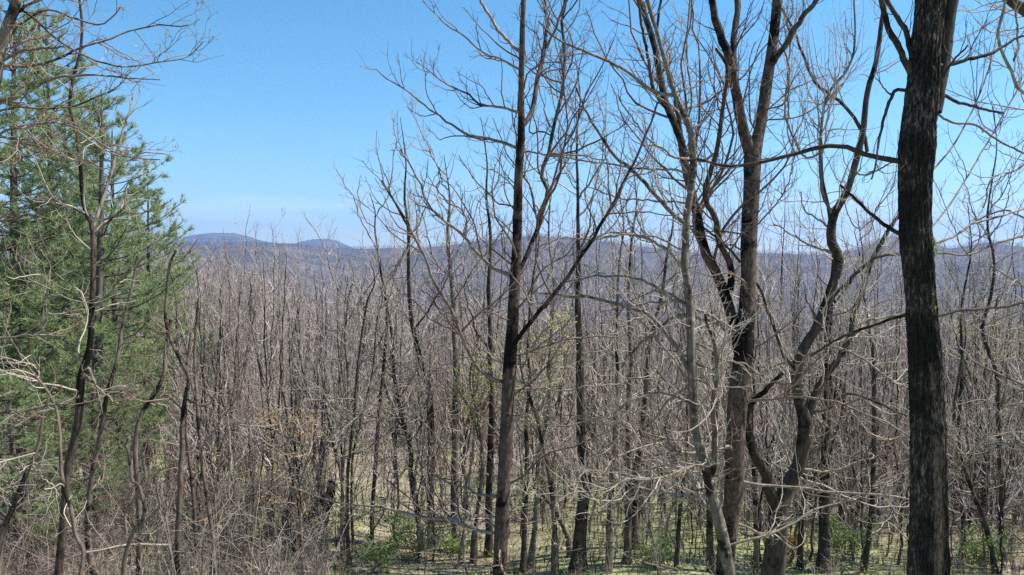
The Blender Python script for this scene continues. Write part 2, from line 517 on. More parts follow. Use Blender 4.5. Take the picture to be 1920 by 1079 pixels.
TREES = 0
def traced_tree(label, d, trunk, limbs, mats=(None, None, None), name='bare_tree', cat='tree', twig=1.0, up=0.06, lf=1.0, extra=None,
                buds=0, ground=True, tsides=16, wig=0.24, fine=1.0, group=None, lump=0.025, rootd=0.0, wild=0, wrow=(520, 1040), shoots=0):
    global TREES
    TREES += 1
    mt, ml, mc = mats[0] or M_grey, mats[1] or M_branch, mats[2] or M_twig
    P, R = limb_world(trunk[0], trunk[1], d, drift=rootd, n=60, crook=0.35)
    R = R * (1 + 0.05 * np.sin(np.arange(60) * 0.9 + d) * rng.uniform(0.3, 1, 60))
    if trunk[0][0][1] < 1080:
        R = R * (1 + 0.6 * np.exp(-np.arange(60) / 1.3))
    if ground:
        P, R = to_ground(P, R)
    base = P[0].copy()
    root = empty(name, label, cat, base, group)
    tm = tubes_mesh('trunk', [(P[None], R[None], tsides)], lump, base)
    tr = link('trunk', tm, mt, root)
    LP, LR = [], []
    for l in limbs:
        pts, ws = l[0], l[1]
        dd = l[2] if len(l) > 2 and l[2] is not None else None
        p0 = np.array(pts[0], float)
        # depth of the joint on the trunk or on an earlier limb, whichever is nearest in the picture
        best = None
        for Pq in [P] + LP:
            sx_ = 960 + F * Pq[:, 0] / Pq[:, 1]
            sy_ = 500 - F * Pq[:, 2] / Pq[:, 1]
            e = (sx_ - p0[0]) ** 2 + (sy_ - p0[1]) ** 2
            k = int(np.argmin(e))
            if best is None or e[k] < best[0]:
                best = (e[k], Pq[k, 1])
        p, r = limb_world(pts, ws, best[1], drift=dd, crook=1.3)
        LP.append(p); LR.append(r)
        big = max(r) > 0.03
        link('limb', tubes_mesh('limb', [(p[None], r[None], 10 if big else 6)], 0.03, base), mt if big else ml, root)
    if wild:
        rows = 500 - F * P[:, 2] / P[:, 1]
        sel = (rows > wrow[0]) & (rows < wrow[1])
        if sel.sum() > 6:
            q = np.linspace(0, sel.sum() - 1, NP).astype(int)
            Ws, Wr = P[sel][q][None], R[sel][q][None]
            wl = lengths(Ws)[0]
            wp, wr = spawn(Ws, Wr, wild / wl, 1.0, 1.4 * lf, 3.4 * lf, 11, (0.9, 1.6), 0.02, 0.23, 0.0, 1.0, 0.0055, 0.006, rmax=0.5, taper=0.3, flat=0.6)
            qi = np.linspace(0, 10, NP)
            wp = np.array([[np.interp(qi, np.arange(11), p[:, c]) for c in range(3)] for p in wp]).transpose(0, 2, 1) if len(wp) else wp
            wr = np.array([np.interp(qi, np.arange(11), r) for r in wr])
            for p, r in zip(wp, wr):
                LP.append(p); LR.append(r)
                link('limb', tubes_mesh('limb', [(p[None], r[None], 6)], 0.03, base), ml, root)
    # twigs
    rk = 0.0055
    mP = np.array(LP) if LP else np.zeros((0, NP, 3)); mR = np.array(LR) if LR else np.zeros((0, NP))
    tp, trr = catmull(P[-55:], NP), np.interp(np.linspace(0, 1, NP), np.linspace(0, 1, 55), R[-55:])
    rm = 0.0016 + 0.00014 * d
    a, ar = spawn(mP, mR, 5.4 * twig, 0.5 * lf, 0.4, 3.0, 12, (0.45, 1.1), up * 1.3, wig * 0.8, 0.12, 1.0, rk * 1.3, rm * 1.3)
    b_, br_ = spawn(tp[None], trr[None], 2.8 * twig, 0.2 * lf, 0.4, 2.8, 12, (0.8, 1.5), up, wig * 0.8, 0.05, 0.98, rk * 1.3, rm * 1.3)
    a = np.concatenate([a, b_]); ar = np.concatenate([ar, br_])
    if shoots:
        s0, s1 = spawn(mP, mR, shoots, 0.5, 1.2, 3.4, 12, (0.3, 0.9), 0.30, 0.07, 0.1, 1.0, 0.0022, rm * 1.3)
        kk = (500 - F * s0[:, 0, 2] / s0[:, 0, 1]) < 640
        a = np.concatenate([a, s0[kk]]); ar = np.concatenate([ar, s1[kk]])
    e1, r1 = spawn(a, ar, 5.6 * twig * fine, 0.45 * lf, 0.12, 1.2, 7, (0.5, 1.05), up, wig, 0.1, 1.0, rk, rm)
    e2, r2 = spawn(e1, r1, 5.2 * twig * fine, 0.5 * lf, 0.06, 0.5, 4, (0.45, 1.0), up, wig, 0.15, 1.0, rk, rm * 0.85)
    cm = tubes_mesh('crown', [(a, ar, 4), (e1, r1, 3), (e2, r2, 3)], 0, base)
    link('crown', cm, mc, root, kind='stuff')
    if buds:
        tips = np.concatenate([e1[:, -1], e2[:, -1]])
        tips = tips[rng.random(len(tips)) < buds]
        V, Q = leaf_arrays(tips, 3, 0.006, 0.011)
        link('buds', mesh_np('buds', V - base, Q, 4, False), M_bud, root, kind='stuff')
    if extra:
        extra(root, base, a, e1, e2)
    return root, P, R

# ---- the big dark trunk on the right, with real furrowed bark
D2 = 7.2
tk = [(1741, 1085, 80), (1742, 980, 73), (1742, 900, 70), (1741, 800, 68), (1737, 700, 64), (1733, 640, 62), (1727, 560, 61), (1723, 500, 63), (1720, 460, 66), (1718, 400, 66), (1717, 330, 70), (1718, 280, 75), (1721, 230, 71), (1727, 170, 66), (1734, 100, 64), (1741, 40, 62), (1746, -20, 60), (1752, -160, 54), (1756, -420, 40)]
A = catmull(np.array(tk, float), 640)
P = np.array([at(a[0], a[1], D2) for a in A]); R = A[:, 2] / 2 / F * D2
nlow = 120
g0 = gz(P[0][0], D2) - 0.2
ext = np.array([[P[0][0] - 0.05 * s, D2, P[0][2] + (g0 - P[0][2]) * s] for s in np.linspace(1, 0, nlow, endpoint=False)])
er = R[0] * (1 + 0.15 * np.linspace(1, 0, nlow) + 0.5 * np.exp(-(1 - np.linspace(1, 0, nlow)) * 9))
P = np.vstack([ext, P]); R = np.concatenate([er, R]) - 0.036
base2 = P[0].copy()
big = empty('oak_tree', 'thick dark trunk with deeply furrowed bark and moss, widest tree in view, at the right', 'tree', base2)
SD = 160
n = len(P)
V = np.zeros((n, SD, 3)); patchm = np.zeros((n, SD))
for ii in range(n):
    z = P[ii][2]
    for jj in range(SD):
        a = 2 * math.pi * jj / SD
        ca, sa = math.cos(a), math.sin(a)
        q = Vector((ca * 4.2, sa * 4.2, z * 2.0))
        wv = noise.noise(Vector((ca * 1.4, sa * 1.4, z * 1.3))) * 1.1
        f = 1 - abs(noise.noise(Vector((ca * 7.5 + wv, sa * 7.5 - wv, z * 3.2)))) * 3.4      # ridge crest where near zero
        f2 = noise.noise(Vector((ca * 9, sa * 9, z * 11)))
        f3 = noise.noise(Vector((ca * 1.2, sa * 1.2, z * 0.9)))
        h = max(f, -0.8) * 0.014 + f2 * 0.006 + f3 * 0.026 + 0.03 * max(0, noise.noise(Vector((ca * 1.6 + 9, sa * 1.6, z * 2.6))) - 0.25)
        # second, partly fused stem bulging along the right side
        h += 0.018 * max(0, math.cos(a - 0.35)) ** 8 * (1 if z > 0 else 0.6)
        # a groove between the two
        h -= 0.022 * math.exp(-((a - 5.35) / 0.10) ** 2)
        # scars where the bark has come off
        zz = 500 - F * z / D2
        da = abs((a - 4.72 + math.pi) % (2 * math.pi) - math.pi)
        e1_ = 0.40 + 0.12 * noise.noise(Vector((z * 3, 0, 5)))
        scar = (zz > 815 + 8 * ca * 6) and da < e1_ and zz < 1300 and (a > 4.45)
        if scar or (680 < zz < 790 and da < 0.30 + 0.1 * noise.noise(Vector((z * 5, 1, 9))) and noise.noise(Vector((a * 5, z * 4, 2))) > -0.1):
            h = -0.006 + 0.0015 * f2
            patchm[ii, jj] = 1
        r = R[ii] + h
        V[ii, jj] = P[ii] + np.array([ca * r, sa * r, 0]) - base2
i = np.arange(n - 1)[:, None] * SD; j = np.arange(SD)[None]; j2 = (j + 1) % SD
Q = np.stack([i + j, i + j2, i + SD + j2, i + SD + j], -1).reshape(-1, 4)
me = mesh_np('trunk', V.reshape(-1, 3), Q, 4)
pm = patchm.reshape(-1)
me.attributes.new('bare', 'FLOAT', 'POINT').data.foreach_set('value', pm.astype(np.float32))
mo, nt, b = mat_base('bark_furrowed', 0.85, 0.2)
N, L = nt.nodes.new, nt.links.new
tc = N('ShaderNodeTexCoord')
mp = N('ShaderNodeMapping'); mp.inputs['Scale'].default_value = (1, 1, 0.3); L(tc.outputs['Object'], mp.inputs[0])
n1 = N('ShaderNodeTexNoise'); n1.inputs['Scale'].default_value = 42; n1.inputs['Detail'].default_value = 9; n1.inputs['Roughness'].default_value = 0.75; L(mp.outputs[0], n1.inputs['Vector'])
r1 = ramp(nt, [(0.40, (0.010, 0.008, 0.007)), (0.52, (0.035, 0.029, 0.025)), (0.62, (0.19, 0.165, 0.14))]); L(n1.outputs['Fac'], r1.inputs[0])
n2 = N('ShaderNodeTexNoise'); n2.inputs['Scale'].default_value = 1.5; n2.inputs['Detail'].default_value = 6; L(tc.outputs['Object'], n2.inputs['Vector'])
r2 = ramp(nt, [(0.44, (1, 1, 1)), (0.56, (0.0, 0.0, 0.0))]); L(n2.outputs['Fac'], r2.inputs[0])
mx = N('ShaderNodeMixRGB'); mx.inputs[2].default_value = (0.008, 0.008, 0.006, 1); mf = N('ShaderNodeMath'); mf.operation = 'MULTIPLY'; mf.inputs[1].default_value = 0.88
L(r2.outputs[0], mf.inputs[0]); L(mf.outputs[0], mx.inputs[0]); L(r1.outputs[0], mx.inputs[1])
n3 = N('ShaderNodeTexNoise'); n3.inputs['Scale'].default_value = 5; n3.inputs['Detail'].default_value = 8; n3.inputs['Roughness'].default_value = 0.8; L(tc.outputs['Object'], n3.inputs['Vector'])
r3 = ramp(nt, [(0.63, (0, 0, 0)), (0.67, (0.6, 0.6, 0.6))]); L(n3.outputs['Fac'], r3.inputs[0])
mo2 = N('ShaderNodeMixRGB'); mo2.inputs[2].default_value = (0.13, 0.15, 0.11, 1); L(r3.outputs[0], mo2.inputs[0]); L(mx.outputs[0], mo2.inputs[1])
at_ = N('ShaderNodeAttribute'); at_.attribute_name = 'bare'
rw = ramp(nt, [(0.42, (0.03, 0.022, 0.016)), (0.6, (0.17, 0.13, 0.098))]); L(n1.outputs['Fac'], rw.inputs[0])
mw = N('ShaderNodeMixRGB'); L(at_.outputs['Fac'], mw.inputs[0]); L(mo2.outputs[0], mw.inputs[1]); L(rw.outputs[0], mw.inputs[2])
L(mw.outputs[0], b.inputs['Base Color'])
bp = N('ShaderNodeBump'); bp.inputs['Strength'].default_value = 0.8; bp.inputs['Distance'].default_value = 0.008
L(n1.outputs['Fac'], bp.inputs['Height']); L(bp.outputs[0], b.inputs['Normal'])
M_furrow = mo
link('trunk', me, M_furrow, big)
# moss cushions on its right edge
for (mx_, my_, rr_) in ((1757, 470, 0.035), (1752, 455, 0.02), (1748, 552, 0.02), (1750, 580, 0.025), (1740, 262, 0.012)):
    c = at(mx_, my_, D2 - 0.12)
    pts = c + rng.standard_normal((260, 3)) * np.array([0.4, 0.4, 1.0]) * rr_
    Vv, Qq = leaf_arrays(pts, 1, 0.0, 0.006)
    link('moss', mesh_np('moss', Vv - base2, Qq, 4, False), M_grass if my_ < 500 else M_yellow, big, kind='stuff')
big_limbs = [
    ([(1752, 210), (1765, 130), (1775, 60), (1788, -10), (1800, -120)], (26, 24), 0.2),
    ([(1700, 305), (1660, 300), (1620, 290), (1585, 277), (1550, 274), (1500, 285), (1450, 300), (1410, 309), (1380, 313), (1345, 310), (1315, 300), (1290, 302)], (12, 5), 0.3),
    ([(1710, 140), (1700, 115), (1688, 85), (1672, 55), (1660, 25), (1648, -15), (1640, -80)], (14, 9), -0.3),
    ([(1712, 110), (1704, 80), (1700, 55), (1688, 46), (1676, 30), (1664, 5), (1655, -40)], (12, 8), 0.4),
    ([(1700, 450), (1690, 444), (1665, 425), (1625, 390), (1595, 362), (1575, 347)], (10, 5), 0.3),
    ([(1700, 172), (1680, 172), (1667, 198), (1655, 235), (1645, 285), (1634, 337)], (8, 3), -0.3),
    ([(1675, 180), (1660, 165), (1642, 145)], (4, 2), -0.1),
    ([(1745, 125), (1762, 122), (1810, 110), (1850, 102), (1880, 87), (1905, 70), (1940, 60)], (10, 4), 0.3),
    ([(1745, 172), (1762, 176), (1800, 188), (1840, 200), (1882, 213)], (8, 5), 0.2),
    ([(1745, 200), (1765, 160), (1790, 115), (1815, 85)], (9, 3), -0.3),
    ([(1740, 205), (1780, 225), (1795, 232), (1825, 235), (1850, 250), (1880, 272), (1935, 294)], (5, 4), 0.5),
    ([(1745, 460), (1790, 443), (1820, 421), (1860, 410), (1935, 388)], (6, 4), 0.4),
    ([(1745, 474), (1780, 474), (1820, 472), (1860, 457), (1935, 436)], (5, 4), 0.5),
    ([(1745, 590), (1765, 590), (1800, 583), (1850, 578), (1935, 566)], (7, 5), 0.4),
    ([(1745, 430), (1790, 370), (1835, 300), (1880, 220), (1935, 130)], (4, 2.5), 0.9),
    ([(1740, 330), (1790, 270), (1830, 190), (1860, 110), (1880, 20)], (4, 2.5), 0.8),
    ([(1700, 590), (1660, 600), (1610, 618), (1560, 640), (1520, 668)], (7, 4), 0.9),
]
LP, LR = [], []
for pts, ws, dr in big_limbs:
    p, r = limb_world(pts, ws, D2, drift=dr, crook=0.9)
    LP.append(p); LR.append(r)
    link('limb', tubes_mesh('limb', [(p[None], r[None], 10)], 0.05, base2), M_dark if ws[0] > 6 else M_branch, big)
LP = np.array(LP); LR = np.array(LR)
a, ar = spawn(LP[1:], LR[1:], 4.4, 0.5, 0.4, 2.6, 12, (0.4, 1.0), 0.16, 0.2, 0.25, 1, 0.005, 0.0032)
e1, r1 = spawn(a, ar, 5.0, 0.5, 0.15, 0.9, 7, (0.5, 1.0), 0.1, 0.22, 0.1, 1, 0.005, 0.0026)
e2, r2 = spawn(e1, r1, 5.0, 0.55, 0.06, 0.4, 4, (0.5, 1.0), 0.08, 0.22, 0.1, 1, 0.005, 0.0024)
link('crown', tubes_mesh('crown', [(a, ar, 5), (e1, r1, 3), (e2, r2, 3)], 0, base2), M_twigdark, big, kind='stuff')

# ---- slim tree at the centre
traced_tree('slim straight grey-brown tree in the centre with a long limb rising right and forked top', 9.6,
    ([(936, 1090), (941, 1000), (946, 920), (950, 820), (955, 720), (960, 640), (963, 580), (966, 520), (969, 450), (971, 350), (975, 275), (976, 230), (977, 150), (979, 60), (981, -20), (984, -160)],
     [27, 27, 26, 25, 25, 24, 22, 20, 18, 16, 15, 13, 11, 10, 9, 7]),
    [([(978, 242), (988, 230), (1000, 215), (1010, 165), (1019, 110), (1025, 50), (1020, 20), (1012, -20), (1010, -90)], (12, 5)),
     ([(1022, 90), (1030, 70), (1045, 45), (1055, 20), (1066, -10), (1080, -70)], (6, 4)),
     ([(966, 518), (980, 495), (1005, 437), (1020, 388), (1024, 352), (1010, 326), (1025, 290), (1037, 235), (1047, 175), (1054, 110), (1050, 45), (1058, -10), (1066, -80)], (10, 5)),
     ([(962, 522), (945, 512), (925, 502), (900, 475), (873, 441), (832, 406), (806, 376), (797, 350), (780, 315), (765, 297), (750, 281)], (8, 3)),
     ([(873, 441), (875, 420), (864, 400), (832, 376), (818, 347), (826, 340)], (5, 3)),
     ([(950, 716), (930, 712), (905, 696), (885, 665), (866, 622), (845, 572), (820, 530), (790, 466), (757, 411), (740, 380), (716, 338)], (9, 4)),
     ([(834, 555), (826, 540), (836, 520), (850, 505), (846, 490)], (4, 2)),
     ([(974, 280), (930, 265), (880, 252), (845, 235), (815, 217), (785, 195), (755, 170), (730, 157), (705, 130)], (7, 2)),
     ([(975, 210), (940, 205), (895, 195), (860, 170), (830, 160), (805, 138), (780, 117)], (6, 2)),
     ([(977, 130), (940, 110), (900, 95), (870, 70), (830, 40), (792, 2)], (5, 2)),
     ([(978, 98), (965, 82), (950, 65), (925, 30), (905, 0), (890, -40)], (8, 5)),
     ([(976, 185), (990, 150), (1010, 130), (1040, 120), (1075, 118)], (4, 2)),
     ([(974, 285), (1000, 282), (1040, 290), (1090, 288), (1140, 300)], (5, 2.5)),
     ([(971, 370), (955, 340), (930, 320), (905, 318)], (3, 2)),
     ([(960, 655), (975, 628), (1005, 588), (1050, 530), (1100, 465), (1140, 400), (1180, 325), (1210, 255), (1233, 192)], (10, 4)),
     ([(958, 662), (985, 658), (1020, 640), (1060, 630), (1110, 627), (1160, 632)], (6, 3)),
     ([(955, 730), (1000, 728), (1060, 731), (1110, 726), (1170, 722)], (5, 3)),
     ([(944, 925), (925, 928), (895, 928), (875, 918), (850, 912), (815, 892)], (6, 4)),
     ([(945, 1000), (925, 985), (905, 975), (890, 990), (870, 1010), (872, 1050), (880, 1090)], (5, 6)),
     ([(958, 770), (968, 785), (985, 780), (1000, 795)], (4, 2)),
     ], twig=1.12, up=0.08, tsides=20, wild=5, fine=1.0, mats=(M_near, M_branch, M_twigdark))

# ---- tall forked pair of stems
traced_tree('tall grey tree splitting into a high V fork, left of the thick dark trunk', 11.5,
    ([(1356, 1090), (1366, 1000), (1374, 920), (1378, 830), (1382, 740), (1390, 670), (1396, 600), (1399, 540), (1401, 470), (1404, 400), (1407, 340), (1409, 290), (1418, 262), (1428, 210), (1437, 150), (1445, 100), (1452, 50), (1457, -10), (1465, -140)],
     [32, 33, 34, 36, 36, 34, 31, 29, 29, 30, 30, 30, 22, 20, 20, 19, 18, 17, 14]),
    [([(1409, 295), (1398, 268), (1386, 210), (1376, 155), (1370, 115), (1358, 80), (1345, 40), (1334, -10), (1325, -90)], (25, 12)),
     ([(1374, 135), (1375, 110), (1378, 50), (1383, -10), (1390, -90)], (14, 12)),
     ([(1441, 128), (1456, 108), (1475, 80), (1500, 45), (1530, 2), (1552, -40)], (13, 9)),
     ([(1388, 660), (1376, 610), (1364, 560), (1345, 512), (1328, 480), (1316, 430), (1305, 385), (1293, 340), (1281, 280), (1265, 235), (1245, 185), (1232, 110), (1215, 45), (1195, -10), (1180, -80)], (24, 10)),
     ([(1252, 205), (1232, 178), (1222, 160), (1211, 115), (1201, 40), (1196, -20)], (8, 5)),
     ([(1276, 260), (1262, 190), (1248, 120), (1236, 60), (1240, 10), (1248, -40)], (8, 5)),
     ([(1368, 545), (1372, 510), (1362, 480), (1345, 450), (1338, 410), (1322, 380), (1322, 345), (1336, 297), (1346, 250), (1351, 212), (1358, 165), (1360, 122), (1342, 92)], (15, 6)),
     ([(1340, 290), (1322, 300), (1300, 298), (1262, 290), (1215, 262), (1185, 220), (1160, 180)], (6, 3)),
     ([(1400, 470), (1385, 470), (1350, 455), (1300, 432), (1250, 410)], (4, 2)),
     ([(1386, 650), (1350, 612), (1310, 597), (1285, 590), (1255, 560), (1225, 545)], (8, 4)),
     ([(1405, 430), (1430, 408), (1460, 380), (1480, 330), (1490, 290)], (4, 2)),
     ([(1384, 720), (1410, 690), (1425, 650), (1440, 640), (1480, 605), (1510, 575)], (5, 3)),
     ([(1376, 860), (1395, 800), (1400, 720), (1412, 690)], (5, 3)),
     ([(1352, 960), (1362, 900), (1385, 850), (1372, 800)], (6, 4)),
     ([(1450, 60), (1475, 110), (1476, 180), (1477, 250), (1498, 300)], (4, 2.5)),
     ], twig=1.0, up=0.08, tsides=22, wild=9, mats=(M_near, M_branch, M_twigdark))

# ---- thinner pale stem left of the fork
traced_tree('slender lichen-spotted tree curving up left of the V-forked grey tree', 10.4,
    ([(1372, 1090), (1352, 990), (1336, 930), (1325, 880), (1314, 840), (1303, 790), (1300, 740), (1297, 665), (1296, 590), (1291, 540), (1285, 500), (1287, 450), (1288, 410), (1297, 350), (1300, 300), (1291, 235), (1271, 195), (1256, 150), (1233, 65), (1211, -10), (1195, -110)],
     [24, 22, 20, 20, 19, 17, 17, 17, 16, 15, 14, 14, 13, 12, 12, 11, 9, 8, 7, 7, 5]),
    [([(1336, 890), (1343, 860), (1343, 820), (1340, 745), (1342, 700), (1338, 650), (1322, 590)], (13, 6)),
     ([(1288, 420), (1270, 405), (1225, 360), (1185, 320), (1155, 295), (1120, 245), (1098, 205), (1080, 165)], (10, 4)),
     ([(1284, 503), (1275, 498), (1250, 465), (1210, 445), (1165, 435), (1130, 440), (1095, 470), (1060, 480)], (8, 3)),
     ([(1286, 470), (1250, 455), (1230, 447), (1180, 446), (1120, 455), (1060, 448), (1000, 470)], (5, 3)),
     ([(1262, 180), (1220, 175), (1180, 145), (1140, 120), (1100, 100), (1050, 75), (1010, 40)], (8, 4)),
     ([(1298, 330), (1260, 318), (1200, 320), (1150, 312), (1090, 300), (1030, 285)], (5, 3)),
     ([(1290, 385), (1255, 380), (1200, 375), (1150, 372), (1100, 350)], (4, 2.5)),
     ([(1296, 700), (1276, 662), (1250, 625), (1220, 590), (1180, 580), (1120, 565), (1060, 558), (1000, 548)], (11, 4)),
     ([(1296, 578), (1265, 556), (1230, 540), (1190, 518), (1130, 515), (1060, 530)], (7, 3)),
     ([(1220, 590), (1190, 600), (1160, 620), (1154, 640)], (5, 3)),
     ([(1295, 580), (1320, 590), (1350, 604), (1378, 622)], (6, 6)),
     ([(1300, 720), (1270, 735), (1245, 752), (1212, 795), (1180, 812), (1150, 828), (1110, 860)], (6, 3)),
     ([(1285, 595), (1260, 600), (1215, 630), (1180, 665), (1165, 690)], (8, 4)),
     ([(1298, 760), (1250, 740), (1200, 745), (1150, 770), (1100, 790), (1040, 800)], (5, 3)),
     ([(1310, 935), (1260, 930), (1220, 925), (1190, 915)], (4, 3)),
     ([(1294, 240), (1330, 215), (1352, 170), (1375, 120)], (4, 2)),
     ([(1297, 640), (1330, 660), (1360, 680), (1400, 690), (1440, 720)], (5, 3)),
     ([(1290, 250), (1296, 180), (1290, 100), (1297, 30), (1300, -40)], (5, 3)),
     ], twig=0.9, up=0.07, tsides=16, wild=10, mats=(M_lichen, M_branch, M_twig), shoots=1.0)

# ---- low wide Y tree
traced_tree('dark-based tree dividing low into a wide Y just left of the thick trunk', 12.6,
    ([(1447, 1090), (1455, 1030), (1460, 970), (1468, 932), (1482, 905), (1496, 880), (1507, 840), (1513, 800), (1512, 780), (1502, 755), (1496, 700), (1510, 652), (1530, 620), (1550, 575), (1562, 540), (1574, 500), (1574, 480), (1561, 450), (1565, 405), (1590, 360), (1605, 310), (1620, 240), (1627, 175), (1642, 120), (1652, 50), (1662, -20)],
     [42, 40, 38, 28, 27, 26, 25, 26, 24, 19, 18, 18, 17, 17, 17, 17, 19, 18, 14, 13, 12, 11, 10, 9, 8, 6]),
    [([(1460, 965), (1447, 930), (1436, 885), (1416, 845), (1406, 785), (1412, 755), (1438, 728), (1468, 700)], (28, 8)),
     ([(1416, 845), (1404, 800), (1408, 700), (1403, 650)], (12, 5)),
     ([(1512, 790), (1520, 762), (1528, 730), (1550, 690), (1575, 655), (1594, 617), (1601, 580), (1620, 540), (1635, 490), (1655, 450), (1670, 422), (1695, 395)], (17, 7)),
     ([(1552, 570), (1580, 535), (1600, 510), (1630, 486), (1660, 478), (1700, 479)], (9, 5)),
     ([(1594, 617), (1625, 604), (1650, 596), (1700, 587)], (7, 5)),
     ([(1497, 702), (1466, 662), (1450, 610), (1437, 580), (1426, 545), (1400, 504), (1365, 465), (1320, 430), (1290, 425)], (8, 4)),
     ([(1564, 400), (1545, 360), (1537, 300), (1537, 235), (1550, 175), (1590, 120), (1603, 75), (1602, -10)], (7, 4)),
     ([(1625, 285), (1618, 255), (1595, 215), (1560, 180), (1525, 150), (1500, 90), (1475, 35), (1455, -10)], (8, 4)),
     ([(1537, 290), (1515, 300), (1498, 280), (1478, 235), (1476, 170), (1480, 90), (1470, 20)], (5, 3)),
     ([(1512, 772), (1540, 768), (1565, 755), (1586, 740), (1640, 755), (1700, 780)], (8, 4)),
     ([(1498, 880), (1530, 885), (1560, 882), (1600, 870), (1640, 860)], (5, 3)),
     ([(1570, 480), (1545, 470), (1500, 445), (1450, 420)], (5, 3)),
     ([(1561, 450), (1540, 420), (1510, 395), (1500, 360)], (5, 2.5)),
     ([(1590, 645), (1610, 625), (1635, 640), (1640, 690)], (5, 3)),
     ([(1418, 860), (1400, 880), (1395, 930), (1372, 960)], (4, 2)),
     ([(1602, 320), (1620, 330), (1650, 320), (1690, 300)], (5, 3)),
     ], twig=0.75, up=0.09, tsides=18, wild=10, mats=(M_dark, M_branch, M_twig), shoots=3.6)

# ---- slender forked tree on the left
traced_tree('slender pale sapling forking narrowly in front of the pines, dark vine on its lower stem', 8.2,
    ([(108, 1090), (116, 1010), (121, 960), (125, 890), (138, 830), (149, 780), (150, 730), (156, 692), (167, 660), (172, 600), (175, 520), (174, 432), (168, 415), (157, 390), (152, 340), (150, 300), (140, 235), (131, 200), (137, 150), (150, 100), (153, 50), (147, -10), (140, -70)],
     [15, 15, 15, 14, 14, 15, 15, 13, 12, 10, 10, 10, 8, 7, 7, 6, 6, 6, 6, 5, 5, 4, 3]),
    [([(174, 434), (182, 405), (195, 370), (210, 310), (225, 250), (240, 210), (250, 175)], (8, 3)),
     ([(176, 436), (190, 428), (212, 414), (237, 396), (238, 372), (236, 356)], (6, 3)),
     ([(237, 396), (258, 397), (280, 395)], (3.5, 2)),
     ([(140, 235), (150, 250), (190, 275), (235, 292), (280, 285), (320, 295)], (4, 2)),
     ([(175, 575), (200, 550), (215, 535), (245, 505), (270, 480)], (5, 3)),
     ([(165, 690), (180, 720), (205, 745), (212, 755)], (5, 4)),
     ([(156, 700), (175, 720), (190, 700), (210, 680)], (3, 2)),
     ([(152, 340), (120, 310), (95, 300), (60, 250)], (3, 2)),
     ], twig=0.8, up=0.07, tsides=12, mats=(M_near, M_branch, M_twig), wig=0.28)

# ---- tree mostly outside the frame, top left
traced_tree('lichened tree standing beyond the left edge, its budding boughs reaching into the upper left', 6.2,
    ([(-60, 1090), (-66, 900), (-62, 600), (-45, 350), (-22, 190), (-2, 100), (14, 50), (30, 0), (48, -90), (60, -200)], [60, 56, 50, 42, 34, 22, 19, 17, 14, 9]),
    [([(-24, 200), (0, 127), (50, 123), (100, 117), (150, 92), (200, 75), (250, 56), (300, 45), (350, 50), (374, 36)], (8, 2)),
     ([(-8, 130), (0, 118), (35, 105), (75, 95), (120, 88)], (8, 4)),
     ([(8, 70), (30, 24), (60, 30), (100, 65), (150, 100), (200, 120), (250, 125), (300, 122), (350, 112), (380, 80)], (6, 2)),
     ([(-40, 260), (0, 205), (60, 200), (120, 202), (165, 190), (210, 172), (240, 140)], (6, 2.5)),
     ([(-45, 300), (0, 250), (50, 235), (100, 228), (150, 240), (190, 270), (235, 290), (300, 300)], (7, 2)),
     ([(-40, 250), (0, 192), (40, 180), (90, 150), (140, 140), (200, 145), (250, 150), (300, 150)], (8, 2)),
     ([(-50, 420), (0, 415), (50, 402), (75, 407)], (9, 4)),
     ([(-50, 450), (0, 395), (40, 380), (75, 365)], (4, 2)),
     ([(-20, 160), (20, 70), (80, 20), (130, 30), (190, 45), (225, 15)], (7, 3)),
     ([(-62, 620), (0, 638), (60, 632), (120, 625)], (6, 3)),
     ([(-62, 800), (0, 772), (40, 770), (80, 762), (130, 757)], (10, 4)),
     ([(-50, 290), (10, 255), (80, 275), (140, 295), (210, 302)], (5, 2)),
     ([(20, 30), (60, 10), (120, -10)], (7, 4)),
     ([(-60, 560), (0, 520), (50, 480), (90, 440)], (4, 2)),
     ], twig=1.25, up=0.03, tsides=20, mats=(M_lichen, M_lichen, M_twigdark), buds=0.55, lf=0.95)

# ---- tree beyond the right edge
traced_tree('tree rooted beyond the right edge, one stout dark bough crossing the top right corner', 8.0,
    ([(2060, 1090), (2055, 800), (2050, 500), (2040, 300), (2010, 150), (1960, 55), (1920, 18), (1888, -6), (1850, -60)], [60, 56, 50, 42, 34, 22, 19, 17, 12]),
    [([(2045, 330), (1985, 240), (1940, 190), (1905, 165), (1893, 132), (1875, 95), (1872, 60), (1880, 20), (1890, -30)], (10, 5)),
     ([(1900, 120), (1912, 80), (1908, 40), (1900, 0)], (5, 3)),
     ([(2050, 420), (1990, 330), (1940, 300), (1900, 320), (1860, 330), (1846, 372), (1844, 390)], (6, 3)),
     ([(2055, 760), (1985, 740), (1935, 728), (1890, 710), (1850, 692), (1822, 676)], (8, 4)),
     ([(2055, 650), (1980, 600), (1925, 540), (1880, 510), (1858, 500)], (7, 3)),
     ([(2055, 900), (1990, 880), (1940, 850), (1890, 830), (1840, 835)], (6, 3)),
     ([(2050, 520), (1980, 470), (1930, 420), (1880, 400), (1830, 415)], (5, 3)),
     ], twig=1.1, up=0.06, mats=(M_dark, M_branch, M_twig))

